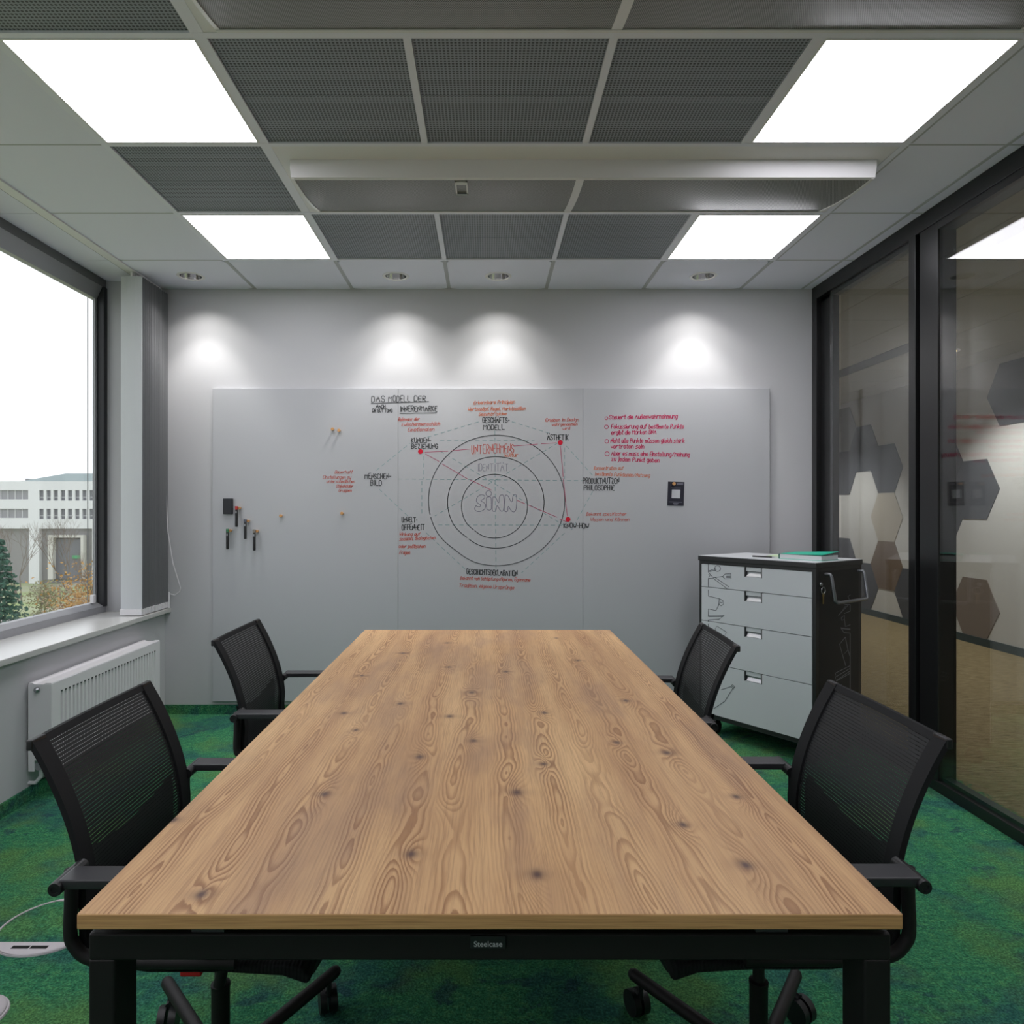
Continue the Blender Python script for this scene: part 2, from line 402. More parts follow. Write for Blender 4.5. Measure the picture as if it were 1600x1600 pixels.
for r, (y0, y1) in enumerate(rows):
    y0 = max(y0, YF)
    if y1 <= YF: continue
    for c, (x0, x1) in enumerate(cols):
        kind = 'white'
        if r in (1, 3, 5, 7):
            if c in (1, 5): kind = 'light'
            elif c in (2, 3, 4): kind = 'dark'
        if r in (2, 4, 6):
            if c == 1: kind = 'dark'
            elif c in (2, 3, 4, 5): kind = 'beam'
        if kind == 'white':
            g = 0.0018
            if r == 0 and c in DL:
                cx = (x0+x1)/2; cy = 4.235
                mb = hole_tile(x0+g, x1-g, y0+g, y1-0.001, cx, cy, 0.066, H, H+0.018)
                mb.build('ceiling_tile', TILE, ceil)
            else:
                key = (round(x1-x0, 3), round(y1-y0, 3))
                if key not in tile_me:
                    wx, wy = x1-x0-2*g, y1-y0-2*g
                    o = MB().box(0, wx, 0, wy, 0, 0.018).build('ceiling_tile', TILE, ceil, bevel=0); tile_me[key] = o.data
                else:
                    o = bpy.data.objects.new('ceiling_tile', tile_me[key]); COL.objects.link(o); o.parent = ceil
                o.location = (x0+g, y0+g, H)
        elif kind == 'dark':
            ym = (y0+y1)/2
            for (a, b_) in ((y0+0.012, ym-0.0018), (ym+0.0018, y1-0.012)):
                key = ('d', round(b_-a, 3))
                if key not in tile_me:
                    o = MB().box(0, 0.597, 0, b_-a, 0, 0.012).build('perforated_panel', DARKPERF, ceil); tile_me[key] = o.data
                else:
                    o = bpy.data.objects.new('perforated_panel', tile_me[key]); COL.objects.link(o); o.parent = ceil
                o.location = (x0+0.014, a, H+0.006)
        elif kind == 'light':
            lights_at.append((x0, x1, y0, y1, r, c))
        elif kind == 'beam' and c == 2:
            beams_at.append((x0, cols[5][1], y0, y1, r))
# grid bars between the dark and lit modules
for i, xg in enumerate(XG[1:7]):
    wd = 0.020 if xg in (XG[2], XG[5]) else 0.0125
    for (y0, y1) in rows[1:8]:
        isbeam = rows.index((y0, y1)) in (2, 4, 6)
        if isbeam and i in (2, 3, 4): continue
        box('grid_bar', GRIDWHITE, (xg-wd, xg+wd, max(y0, YF)+0.012, y1-0.012, H-0.001, H+0.03), ceil)
for j in range(0, 8):
    box('grid_bar', GRIDWHITE, (XG[1]-0.0125, XG[6]+0.0125, YG[j]-0.0115, YG[j]+0.0115, H-0.0015, H+0.03), ceil)
for xg in XG[1:7]:
    box('grid_bar', GRIDGREY, (xg-0.011, xg+0.011, 3.975, D-0.002, H-0.001, H+0.03), ceil)
for (y0, y1) in rows[1:]:
    if y1 > YF: box('grid_bar', GRIDGREY, (XG[6]+0.0126, XG[6]+0.022, max(y0, YF)+0.012, y1-0.012, H-0.0008, H+0.02), ceil)
for j in range(0, 9):
    box('grid_bar', GRIDGREY, (XG[6]+0.0126, XR, YG[j]-0.005, YG[j]+0.005, H-0.0009, H+0.02), ceil)
    box('grid_bar', GRIDGREY, (XG[0]+0.026, XG[1]-0.0126, YG[j]-0.004, YG[j]+0.004, H-0.0009, H+0.02), ceil)
for (y0, y1) in rows:
    if y1 > YF: box('ceiling_strip', TILE, (-2.40, -2.155, max(y0, YF)+0.002, y1-0.002, H-0.002, H+0.016), ceil)
tr = box('trim_1', GRIDGREY, (XR-0.075, XR-0.060, YF, D, H-0.003, H)); struct(tr, 'thin white ceiling edge profile above the glass partition', 'trim')

# flat ceiling lights
POSL = {(1,1): 'lit square ceiling light at rear left near the blinds', (1,5): 'lit square ceiling light at rear right near the glass partition',
        (3,1): 'large lit square ceiling light at front left above the window side', (3,5): 'large lit square ceiling light at front right above the glass side',
        (5,1): 'lit square ceiling light above the camera, window side', (5,5): 'lit square ceiling light above the camera, glass side',
        (7,1): 'lit square ceiling light behind the camera, window side', (7,5): 'lit square ceiling light behind the camera, glass side'}
lm = None
for (x0, x1, y0, y1, r, c) in lights_at:
    t_ = thing('ceiling_light', POSL[(r, c)], 'ceiling light', ((x0+x1)/2, (y0+y1)/2, H), 0, 'flat square ceiling lights')
    h = 0.3125
    if lm is None:
        a = h-0.014; b2 = h-0.022
        fm = MB().box(-a, a, -a, -b2, -0.002, 0.02).box(-a, a, b2, a, -0.002, 0.02).box(-a, -b2, -b2, b2, -0.002, 0.02).box(b2, a, -b2, b2, -0.002, 0.02)
        o1 = fm.build('frame', WHITEMETAL, t_); o2 = MB().box(-b2, b2, -b2, b2, 0.0, 0.012).build('diffuser', GLOW, t_)
        lm = (o1.data, o2.data)
    else:
        for nm, me in zip(('frame', 'diffuser'), lm):
            o = bpy.data.objects.new(nm, me); COL.objects.link(o); o.parent = t_

# chilled beams
BL = {2: 'long white ceiling beam with perforated curved underside at the rear', 4: 'front white ceiling beam cut off by the top of the picture', 6: 'white ceiling beam above and behind the camera'}
for (x0, x1, y0, y1, r) in beams_at:
    t_ = thing('chilled_beam', BL[r], 'ceiling beam', ((x0+x1)/2, y0, H))
    hw = (x1-x0)/2; xa, xb = -1.185, 1.205
    MB().box(-hw+0.014, hw-0.014, 0.012, 0.613, 0, 0.02).build('base_plate', WHITEMETAL, t_)
    ys = 0.115; ye = 0.592
    def drop(u): return 0.062*(1-u**1.9)+0.004
    prof = [(ys+0.02+(ye-ys-0.02)*i/12, -drop(i/12)) for i in range(13)]
    # front lip
    MB().prism([(ys, 0), (ys+0.004, -0.03), (ys+0.014, -0.066), (ys+0.03, -0.069), (ys+0.03, 0)], 'x', xa, xb).build('front_lip', WHITEMETAL, t_, smooth=True)
    for (a, b_) in ((xa+0.012, -0.016), (0.016, xb-0.012)):
        MB().sheet([[(a, y, z) for (y, z) in prof], [(b_, y, z) for (y, z) in prof]]).build('perforated_sheet', BEAMPERF, t_, smooth=True)
    def capm(a, b_):
        poly = [(ys+0.01, 0)]+[(y, z-0.003) for (y, z) in prof]+[(ye+0.008, 0)]
        return MB().prism(poly, 'x', a, b_)
    capm(xa, xa+0.012).build('end_cap', WHITEMETAL, t_); capm(xb-0.012, xb).build('end_cap', WHITEMETAL, t_); capm(-0.016, 0.016).build('divider', WHITEMETAL, t_)
    box('rear_rim', WHITEMETAL, (xa, xb, ye, ye+0.012, -0.008, 0), t_)
    if r == 2:
        mb = MB(); cx = -0.49
        for (a, b_, c_, d_) in ((-0.026, -0.02, 0, 1), (0.02, 0.026, 0, 1), (-0.026, 0.026, 0, 0.1), (-0.026, 0.026, 0.9, 1)):
            i0, i1 = ys+0.05+c_*0.13, ys+0.05+d_*0.13
            z = -0.068
            mb.prism([(i0, z+0.003), (i1, z+0.012*(d_-0.2)), (i1, z-0.004+0.012*(d_-0.2)), (i0, z-0.002)], 'x', cx+a, cx+b_)
        mb.build('access_clip', WHITEMETAL, t_)

# downlights in the last row
WARMW = (1.0, 0.975, 0.94)
DLL = {0: 'round recessed downlight nearest the window', 2: 'second round recessed downlight from the window', 3: 'third round recessed downlight from the window', 5: 'round recessed downlight nearest the glass partition'}
BULB = mat('frosted_lamp', (230, 230, 228), 0.4, 0, 0.5, (255, 248, 238), 7.0)
dl0 = None
for c in sorted(DL):
    x0, x1 = cols[c]; cx = (x0+x1)/2
    loc = (cx, 4.235, H)
    if dl0 is None:
        t_ = dl0 = thing('downlight', DLL[c], 'downlight', loc, 0, 'recessed downlights along the back wall')
        MB().lathe([(0.064, 0.002), (0.066, -0.003), (0.080, -0.002), (0.082, 0.0)], seg=36, cap=False).build('trim_ring', WHITEMETAL, t_, smooth=True)
        MB().lathe([(0.0635, 0.0), (0.060, 0.02), (0.050, 0.06), (0.040, 0.085), (0.0, 0.086)], seg=36, cap=False).build('reflector', CHROME, t_, smooth=True)
        for dx in (-0.022, 0.022):
            MB().tube([(dx, -0.025, 0.045), (dx, 0.02, 0.045), (dx, 0.03, 0.05)], 0.008, 10).build('lamp_tube', BULB, t_, smooth=True)
        MB().box(-0.034, 0.034, 0.026, 0.036, 0.03, 0.07).build('lamp_socket', WHITEMETAL, t_)
    else:
        t_ = copy_tree(dl0); t_.location = loc; t_['label'] = DLL[c]
    if t_ is dl0:
        ld = bpy.data.lights.new('lamp', 'SPOT'); ld.energy = DOWN; ld.spot_size = math.radians(114); ld.spot_blend = 0.9; ld.color = WARMW; ld.shadow_soft_size = 0.02
        l2 = bpy.data.lights.new('lamp_beam', 'SPOT'); l2.energy = DOWN*1.5; l2.spot_size = math.radians(76); l2.spot_blend = 0.6; l2.color = WARMW; l2.shadow_soft_size = 0.02
        lo = bpy.data.objects.new('lamp_beam', l2); COL.objects.link(lo); lo.parent = t_; lo.location = (0, 0, 0.03)
        lo = bpy.data.objects.new('lamp', ld); COL.objects.link(lo); lo.parent = t_; lo.location = (0, 0, 0.03)

# ------------------------------------------------------------------ window on the left
WX = -2.36; WG = -2.405; SILL = 0.684; WY0, WY1 = -1.4, 4.31
wn = MB().box(WG-0.05, WX, WY0, WY1, SILL-0.03, 0.724).build('window_1', WINFRAME, bevel=0.003); struct(wn, 'large window with grey aluminium frame looking out on an overcast park', 'window')
box('window_sill', mat('pale_stone_sill', (196, 196, 194), 0.22), (WX-0.02, -2.035, YF, D, SILL-0.028, SILL), wn, bevel=0.003)
MB().prism([(WX, 0.724), (WG+0.006, 0.747), (WG-0.03, 0.747), (WG-0.03, 0.72)], 'y', WY0, WY1).build('bottom_rail', WINFRAME, wn)
MB().box(WG-0.05, WX, WY0, WY1, 2.69, H+0.02).build('head_frame', mat('dark_grey_head', (92, 93, 94), 0.4), wn)  # head coloured a darker grey than the other frame members
MB().prism([(WX-0.004, 2.69), (WG+0.006, 2.612), (WG-0.03, 2.612), (WG-0.03, 2.69)], 'y', WY0, WY1).build('head_rail', WINFRAME, wn)
for y in (1.9, ):
    MB().box(WG-0.05, WX, y-0.05, y+0.05, 0.724, 2.69).build('mullion', WINFRAME, wn, bevel=0.003)
MB().box(WG-0.008, WG+0.008, 4.255, 4.275, 0.747, 2.612).build('jamb', WINFRAME, wn)
MB().box(WG-0.008, WX+0.004, 4.275, 4.315, 0.72, 2.69).build('jamb_gasket', GASKET, wn)
MB().box(WG-0.05, WX, WY0-0.05, WY0+0.02, 0.72, 2.69).build('jamb', WINFRAME, wn)
for (a, b_) in ((WY0+0.02, 1.85), (1.95, 4.255)):
    MB().box(WG-0.012, WG-0.004, a, b_, 0.745, 2.614).build('pane', WINGLASS, wn)
for (px_) in (137, 146):
    y = 2.50*F/(VX-px_); MB().tube([(-2.50, y, 0.6), (-2.50, y, 2.9)], 0.0026, 6).build('guide_cable', mat('cable_grey', (120, 122, 126), 0.5), wn)
MB().box(WG+0.006, WG+0.03, 4.20, 4.225, 0.75, 0.80).build('window_stay', WHITEMETAL, wn, bevel=0.003)
box('trim_2', WHITEMETAL, (-2.145, -2.09, YF, 4.47, H-0.008, H+0.014)); struct(bpy.data.objects['trim_2'], 'white blind track set into the ceiling', 'trim')
box('track_slot', VOID, (-2.153, -2.145, YF, 4.47, H-0.004, H+0.014), bpy.data.objects['trim_2'])

# stacked vertical blinds
SLAT_SHADED = mat('shaded_blind_fabric', (120, 121, 124), 0.8); SLAT_LIT = mat('lit_blind_fabric', (196, 199, 202), 0.75)  # one fabric, two colours: stack's shade and front slat's light painted in
vb = thing('vertical_blind', 'pale grey vertical slat blind drawn into a tall stack beside the window', 'blind', (-2.11, 4.30, SILL))
ns = 17
s0 = None
for i in range(ns):
    y = -0.17+0.33*i/(ns-1)
    if s0 is None:
        arc = [(-0.064+0.128*k/6, -0.006*(1-((k-3)/3)**2)) for k in range(7)]
        poly = arc+[(a, b_+0.0025) for (a, b_) in reversed(arc)]
        s0 = MB().prism(poly, 'z', 0.010, 2.02).build('slat', SLAT_SHADED, vb); s = s0
        MB().box(-0.066, 0.066, -0.010, 0.006, 0.006, 0.04).build('slat_weight', WHITEMETAL, s)
        MB().tube([(0.055, -0.004, 0.02), (0.058, 0.009, 0.012), (0.055, 0.02, 0.02)], 0.0022, 6).build('bead_chain', WHITEMETAL, s)
        MB().box(-0.006, 0.006, -0.003, 0.004, 2.015, 2.05).build('slat_hook', WHITEMETAL, s)
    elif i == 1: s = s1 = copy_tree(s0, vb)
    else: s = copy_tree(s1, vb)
    if i == 1: s.data = s.data.copy(); s0.data.materials[0] = SLAT_LIT
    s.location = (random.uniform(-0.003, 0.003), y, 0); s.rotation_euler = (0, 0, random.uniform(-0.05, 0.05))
# pull cord on the wall side
def cpt(px_, py_, Y=4.455): 
    p = plane_at(px_, py_, Y); return (p[0]+2.11, p[1]-4.30, p[2]-SILL)
cord = [cpt(259, 470), cpt(259, 640), cpt(259, 760), cpt(262, 830), cpt(270, 880), cpt(282, 918), cpt(281, 924), cpt(273, 930), cpt(266, 928)]
MB().tube(cord, 0.003, 6).build('pull_cord', WHITEMETAL, vb, smooth=True)
MB().tube([cpt(264, 925), cpt(264, 950)], 0.006, 8).build('cord_tensioner', WHITEMETAL, vb, smooth=True)

# radiator
rd = thing('radiator', 'white flat panel radiator with vertical grooves below the window sill', 'radiator', (XL, 3.13, 0.0))
RW, RH0, RH1, RD = 1.03, 0.137, 0.535, 0.118
mb = MB(); pts = [(0.035, 0.0)]; 
n = 30
for i in range(n):
    a = 0.05+(RW-0.1)*i/n; p = (RW-0.1)/n
    pts += [(a, 0), (a+p*0.40, 0), (a+p*0.50, -0.013), (a+p*0.80, -0.013), (a+p*0.95, 0)]
pts += [(RW, 0.0)]
for z in (RH0+0.03, RH1-0.045): pass
rowsR = [[(RD+dx, y, RH0+0.035) for (y, dx) in pts], [(RD+dx, y, RH1-0.05) for (y, dx) in pts]]
mb.sheet(rowsR)
mb.box(RD-0.012, RD, 0.0, RW, RH1-0.05, RH1-0.004).box(RD-0.012, RD, 0.0, RW, RH0, RH0+0.035).box(RD-0.012, RD, 0.0, 0.035, RH0+0.035, RH1-0.05).box(RD-0.014, RD-0.011, 0.03, RW, RH0, RH1-0.01)
mb.build('front_panel', WHITEMETAL, rd)
mb = MB()
for i in range(n):
    a = 0.05+(RW-0.1)*i/n; p = (RW-0.1)/n
    mb.box(RD-0.0125, RD+0.0005, a+p*0.46, a+p*0.86, RH1-0.056, RH1-0.0505)
mb.build('groove_ends', GASKET, rd)
MB().box(0.012, 0.03, 0.0, RW, RH0, RH1-0.004).build('rear_panel', WHITEMETAL, rd)
MB().prism([(0.012, RH1-0.01), (0.014, RH1), (0.03, RH1), (0.04, RH1-0.006), (0.08, RH1-0.006), (0.09, RH1), (RD-0.003, RH1), (RD, RH1-0.01)], 'y', -0.002, RW+0.002).build('top_cover', WHITEMETAL, rd, smooth=False)
sc = MB().box(0.012, RD-0.001, -0.004, 0.0, RH0+0.05, RH1-0.006).box(0.012, 0.04, -0.004, 0.0, RH0, RH0+0.05).box(0.075, RD-0.001, -0.004, 0.0, RH0+0.035, RH0+0.05)
side = sc.build('side_cover', WHITEMETAL, rd)
MB().box(0.035, 0.078, -0.006, -0.003, RH0+0.125, RH0+0.128).box(0.035, 0.078, -0.006, -0.003, RH0+0.145, RH0+0.148).build('side_rib', WHITEMETAL, side)
box('side_cover', WHITEMETAL, (0.012, RD-0.001, RW, RW+0.004, RH0, RH1-0.006), rd)
MB().lathe([(0.013, 0), (0.013, -0.008), (0.009, -0.012), (0.006, -0.018), (0.0, -0.018)], (0.054, -0.004, RH1-0.03), 16, 'y').build('vent_plug', STEEL, rd, smooth=True)
MB().lathe([(0.013, 0), (0.013, 0.012), (0.0, 0.014)], (RD-0.03, RW+0.003, RH1-0.025), 16, 'y').build('end_plug', WHITEMETAL, rd, smooth=True)
MB().tube([(0.055, 0.02, RH0+0.03), (0.055, 0.02, RH0-0.03), (0.03, 0.02, RH0-0.06), (0.0, 0.02, RH0-0.06)], 0.009, 10).build('feed_pipe', WHITEMETAL, rd, smooth=True)
MB().lathe([(0.018, 0), (0.018, 0.02)], (0.055, -0.002, RH0+0.022), 16, 'y').build('valve', STEEL, rd, smooth=True)

# ------------------------------------------------------------------ glass partition on the right
FX0, FX1 = 2.10, 2.20
wr = MB().box(FX0, FX1, YF, D, 2.66, H+0.09).build('wall_right', BLACKFRAME, bevel=0.002); struct(wr, 'glass partition wall with black aluminium frame', 'wall')
box('head_bead', BLACKFRAME, (FX0+0.03, FX1-0.03, YF, D, 2.635, 2.66), wr)
box('bottom_rail', BLACKFRAME, (FX0, FX1, YF, D, 0.0, 0.05), wr, bevel=0.002)
box('bottom_bead', BLACKFRAME, (FX0+0.03, FX1-0.03, YF, D, 0.05, 0.066), wr)
def post(y0, y1, x0=FX0, x1=FX1): box('post', BLACKFRAME, (x0, x1, y0, y1, 0.05, 2.66), wr, bevel=0.002)
post(4.42, D); post(4.27, 4.42, FX0+0.03, FX1-0.03)
post(3.40, 3.455); post(3.375, 3.40, FX0+0.035, FX1-0.035); post(3.24, 3.375, FX0+0.006, FX1-0.006)
MB().box(FX0+0.006, FX1-0.006, 1.70, 3.24, 2.625, 2.66).build('door_rail', BLACKFRAME, wr)
post(1.64, 1.76)
for (a, b_) in ((3.455, 4.27), (1.76, 3.24), (YF, 1.64)):
    for x in (FX0+0.012, FX1-0.02):
        MB().box(x, x+0.006, a, b_, 0.05, 2.66).build('glass_pane', GLASS, wr)

# corridor beyond the glass
CX = 4.80; CY1 = 10.6
cf = box('corridor_floor', CORRCARPET, (2.12, CX+0.1, YF, CY1, -0.1, 0.0)); struct(cf, 'tan carpet in the corridor with a feathered green edge at the glass', 'floor')
CTILE = m_wall('corridor_tile', (178, 176, 168), 180, 0.1, 0.85)
cc = box('corridor_ceiling', VOID, (2.20, CX+0.1, YF, CY1, 2.80, 2.9)); struct(cc, 'pale tiled corridor ceiling', 'ceiling')
ct = None
cxs = [2.20, 2.565, 3.19, 3.815, 4.44, CX]
for i in range(5):
    for j in range(20):
        y0 = -1.66+0.625*j
        if y0 > CY1-0.2: continue
        x0, x1 = cxs[i], cxs[i+1]
        key = round(x1-x0, 3)
        if not isinstance(ct, dict): ct = {}
        if key not in ct:
            o = MB().box(0, x1-x0-0.006, 0, 0.619, 0, 0.018).build('ceiling_tile', CTILE, cc); ct[key] = o.data
        else:
            o = bpy.data.objects.new('ceiling_tile', ct[key]); COL.objects.link(o); o.parent = cc
        o.location = (x0+0.003, y0+0.003, H)
box('service_slot', mat('corridor_dark_slot', (70, 71, 72), 0.7), (3.60, 3.80, 5.6, CY1, H-0.004, H), cc)
cw = box('wall_corridor', m_wall('corridor_wall_paint', (208, 207, 203)), (CX, CX+0.15, YF, CY1, 0, 2.9)); struct(cw, 'white corridor wall decorated with grey and brown hexagons', 'wall')
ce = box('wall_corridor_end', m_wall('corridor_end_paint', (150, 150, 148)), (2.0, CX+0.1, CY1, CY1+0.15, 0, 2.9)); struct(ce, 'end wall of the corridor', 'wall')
cs = box('wall_corridor_side', MATS['corridor_wall_paint'], (2.2, 2.35, D+0.15, CY1, 0, 2.9)); struct(cs, 'near side wall of the corridor past the meeting room', 'wall')
cb = box('baseboard_corridor', mat('slate_skirting', (58, 72, 74), 0.7), (CX-0.012, CX, YF, CY1, 0, 0.075)); struct(cb, 'slate green skirting of the corridor wall', 'baseboard')
HEXD = mat('hexagon_dark_grey', (74, 76, 82), 0.7); HEXB = mat('hexagon_brown', (112, 92, 70), 0.7); HEXT = mat('hexagon_taupe', (132, 120, 112), 0.7)
HEXG = mat('hexagon_greige', (182, 174, 160), 0.7); HEXM = mat('hexagon_mid_grey', (128, 128, 126), 0.7)
hx = {}
HA = 0.334
def hexa(i, k, m):
    z0 = (1.81 if i % 2 == 0 else 1.515)+0.58*k
    poly = [(HA*math.cos(q*PI/3), HA*math.sin(q*PI/3)) for q in range(6)]
    poly2 = [(a, max(b_, 0.075-z0)) for (a, b_) in poly]
    o = MB().prism(poly2, 'x', -0.006, 0.001).build('hexagon_panel', m, cw); o.location = (CX, 6.32+0.503*i, z0)
for (i, k, m) in [(1,0,HEXD),(4,0,HEXD),(5,1,HEXD),(6,0,HEXD),(0,1,HEXD),(2,0,HEXD),(2,-1,HEXD),(1,-2,HEXT),(4,-2,HEXB),(6,-2,HEXD),(5,-2,HEXD),
                  (4,-1,HEXG),(6,1,HEXM),(7,0,HEXM),(7,-1,HEXD),(3,-2,HEXD),(-1,1,HEXD),(-2,0,HEXG),(-3,-1,HEXD),(-4,-1,HEXT),(-6,0,HEXD),(-7,1,HEXD),(-9,-1,HEXB)]:
    hexa(i, k, m)
# corridor downlights (warm)
WARMLAMP = mat('warm_lamp', (255, 236, 205), 0.4, 0, 0.5, (255, 214, 150), 6.0)
c0 = None
CL = ['small warm corridor downlight seen glowing through the glass', 'warm corridor downlight near the far end', 'warm corridor downlight beside the meeting room', 'warm corridor downlight out of view to the right']
for i, (x, y) in enumerate([(4.13, 6.2), (3.9, 8.9), (4.13, 3.4), (4.13, 0.6)]):
    if c0 is None:
        t_ = c0 = thing('corridor_downlight', CL[i], 'downlight', (x, y, H), 0, 'warm corridor downlights')
        MB().lathe([(0.060, -0.012), (0.085, -0.012), (0.085, 0.0)], seg=28, cap=False).build('trim_ring', WHITEMETAL, t_, smooth=True)
        MB().lathe([(0.0, -0.014), (0.058, -0.014), (0.062, -0.004)], seg=28).build('lamp_disc', WARMLAMP, t_)
    else:
        t_ = copy_tree(c0); t_.location = (x, y, H); t_['label'] = CL[i]
    if t_ is not c0: continue
    ld = bpy.data.lights.new('corridor_lamp', 'SPOT'); ld.energy = CORR; ld.spot_size = math.radians(114); ld.spot_blend = 0.7; ld.color = (1.0, 0.985, 0.965); ld.shadow_soft_size = 0.05
    lo = bpy.data.objects.new('corridor_lamp', ld); COL.objects.link(lo); lo.parent = t_; lo.location = (0, 0, -0.03)

# ------------------------------------------------------------------ handwriting: single-stroke letters
G = {'A':'022842;1535','B':'02082837362505;2534332202','C':'3728180703122233','D':'02082837332202','E':'38080232;0525','F':'380802;0525','G':'37281807031222333525',
'H':'0802;3832;0535','I':'1812','J':'3833221203','K':'0802;380532','L':'080232','M':'0208254842','N':'02083238','O':'180703122233372818','P':'02082837362505',
'Q':'180703122233372818;2342','R':'02082837362505;1532','S':'372818070615253433221203','T':'0848;2822','U':'080312223338','V':'082238','W':'0812253248','X':'0832;0238',
'Y':'082548;2522','Z':'08380232','a':'36160503122234;3632','b':'0802;0516263533221203','c':'3526160503122233','d':'3832;3526160503122233','e':'04343526160503122233',
'f':'38281712;0626','g':'3526160503122233;36312010','h':'0802;0516263532','i':'0602;0807','j':'161100;1817','k':'0802;350432','l':'080212','m':'0602;05162522;25364542',
'n':'0602;0516263532','o':'160503122233352616','p':'0600;0516263533221203','q':'3630;3526160503122233','r':'0602;04162636','s':'3616051424332202','t':'18131222;0626',
'u':'0603122233;3632','v':'062236','w':'0612243246','x':'0632;0236','y':'0613;3600','z':'06360232','-':'0525','/':'0248','.':'0203','+':'0525;1416',
'!':'0804;0203',',':'0311','"':'0807;1817','1':'061812','(':'180703','O2':''}
G['Ä'] = G['A']+';0908;3938'; G['Ü'] = G['U']+';1918;2928'; G['ä'] = G['a']+';1817;2827'; G['ö'] = G['o']+';1817;2827'; G['ü'] = G['u']+';1817;2827'; G['ß'] = '0207182837261524332212'; G['ú'] = G['U']
def glyph(ch):
    return [[(int(st[i]), int(st[i+1])) for i in range(0, len(st), 2)] for st in G[ch].split(';')]
def chaikin(p):
    if len(p) < 3: return p
    q = [p[0]]
    for a, b_ in zip(p[:-1], p[1:]):
        q.append((a[0]*.75+b_[0]*.25, a[1]*.75+b_[1]*.25)); q.append((a[0]*.25+b_[0]*.75, a[1]*.25+b_[1]*.75))
    q.append(p[-1]); return q
BY = 4.4545                                        # front of the whiteboard
PXM = BY/F
def bplane(off):
    return lambda p: ((p[0]-VX)*PXM, BY-off, CAMZ+(VY-p[1])*PXM)
def write(txt, x0, x1, y, cap, wd, mb, off=0.0012, slant=0.0, rise=0.0, rnd=0.25):
    """txt between pixel columns x0..x1 on the board, baseline pixel row y, capital height in pixels"""
    adv = []; x = 0
    for ch in txt:
        if ch == ' ': adv.append(None); x += 2.6; continue
        g = glyph(ch); wdt = max(p[0] for s_ in g for p in s_); adv.append((x, g)); x += wdt+1.25
    tot = x-1.25; sx = (x1-x0)/tot; sy = cap/6.0; pl = bplane(off)
    for a in adv:
        if a is None: continue
        ox, g = a; jy = random.uniform(-rnd, rnd); js = random.uniform(0.93, 1.07)
        for st in g:
            pts = [(x0+(ox+p[0]*js)*sx+slant*(p[1]-2)*sy, y-((p[1]-2)*js+jy)*sy+rise*(ox/tot)) for p in st]
            mb.ribbon(chaikin(pts), wd, pl)
    return mb
def ink(name, rgb): return mat(name, rgb, 0.6, 0, 0.2)
BLK = ink('black_marker_ink', (74, 76, 78)); REDI = ink('red_marker_ink', (196, 96, 84)); PINK = ink('pink_marker_ink', (196, 52, 96)); ORG = ink('orange_marker_ink', (206, 116, 84))
TEAL = ink('teal_marker_ink', (126, 158, 158)); MAG = ink('magenta_marker_ink', (178, 92, 116)); PURP = ink('lilac_marker_ink', (128, 124, 140)); DOT = ink('red_dot_ink', (200, 28, 52)); RINGI = ink('grey_ring_ink', (78, 80, 82))

BOARD = mat('white_board_enamel', (178, 179, 183), 0.32, 0, 0.4)
wbd = thing('whiteboard', 'wide three-panel whiteboard covered with handwritten diagram and notes', 'whiteboard', (0, 0, 0))
bx = [(332-VX)*PXM, (622-VX)*PXM, (911-VX)*PXM, (1203-VX)*PXM]
for i in range(3):
    box('board_panel', BOARD, (bx[i]+0.0004, bx[i+1]-0.0004, BY, D-0.001, 0.086, 2.096), wbd, bevel=0.0015)
def text_part(lines, m, wd, **k):
    for l in lines:
        kk = dict(k)
        if len(l) > 5: kk.update(l[5])
        write(l[0], l[1], l[2], l[3], l[4], wd, MB(), **kk).build('handwriting', m, wbd, fixn=False)
text_part([('DAS', 580.5, 601, 628, 9.5), ('MODELL', 607, 641, 628, 9.5), ('DER', 647, 665, 627, 8.5)], BLK, 1.1)
text_part([('NACH', 588, 602, 637.5, 4.6), ('DR SUTTONG', 582, 613, 644, 5)], BLK, 1.15)
text_part([('INNEREN', 625, 656, 643, 8.5), ('MARKE', 658, 683, 642.5, 8.5)], BLK, 1.25)
text_part([('KUNDEN-', 643, 673, 692, 7.5), ('BEZIEHUNG', 643, 684, 700.5, 7)], BLK, 1.2)
text_part([('MENSCHEN-', 570, 611, 748, 8), ('BILD', 579, 596, 758.5, 8)], BLK, 1.2)
text_part([('UMWELT-', 628, 652, 816, 7.5), ('OFFENHEIT', 628, 663, 828, 8.5)], BLK, 1.25)
text_part([('GESCHÄFTS-', 754, 796, 660.5, 8), ('MODELL', 755, 788, 671.5, 7.5)], BLK, 1.25)
text_part([('ÄSTHETIK', 855, 888, 687.5, 8.5)], BLK, 1.2)
text_part([('PRODUKTNUTZEN', 911, 967, 755.5, 8.5), ('PHILOSOPHIE', 912.5, 960, 766, 7.5)], BLK, 1.2)
text_part([('KNOW-HOW', 881, 920, 824.5, 7, {'rise': 1.0})], BLK, 1.3)
text_part([('GESCHICHTSDEKLARATION', 729, 808, 897, 8, {'rise': 3.0})], BLK, 1.3)
text_part([('Relevanz der', 622, 655, 658, 5.5), ('zwischenmenschlich', 627, 687, 665.5, 5.5), ('Emotionalen', 637, 678, 674, 5.5)], REDI, 0.75, rise=-1, slant=.25)
text_part([('Erkennbare Prinzipien', 740, 804, 632, 5.5), ('Wertschöpf. Regel, Marktposition', 731, 821, 642, 5.2), ('Geschäftsidee', 748, 791, 650, 4.8)], ORG, 0.8, rise=-1.5, slant=.2)
text_part([('Erleben im Design', 852, 904, 659, 5), ('wahrgenommen', 862, 902, 665.5, 4.5), ('wird', 879, 890, 672, 4)], REDI, 0.75, rise=-1, slant=.2)
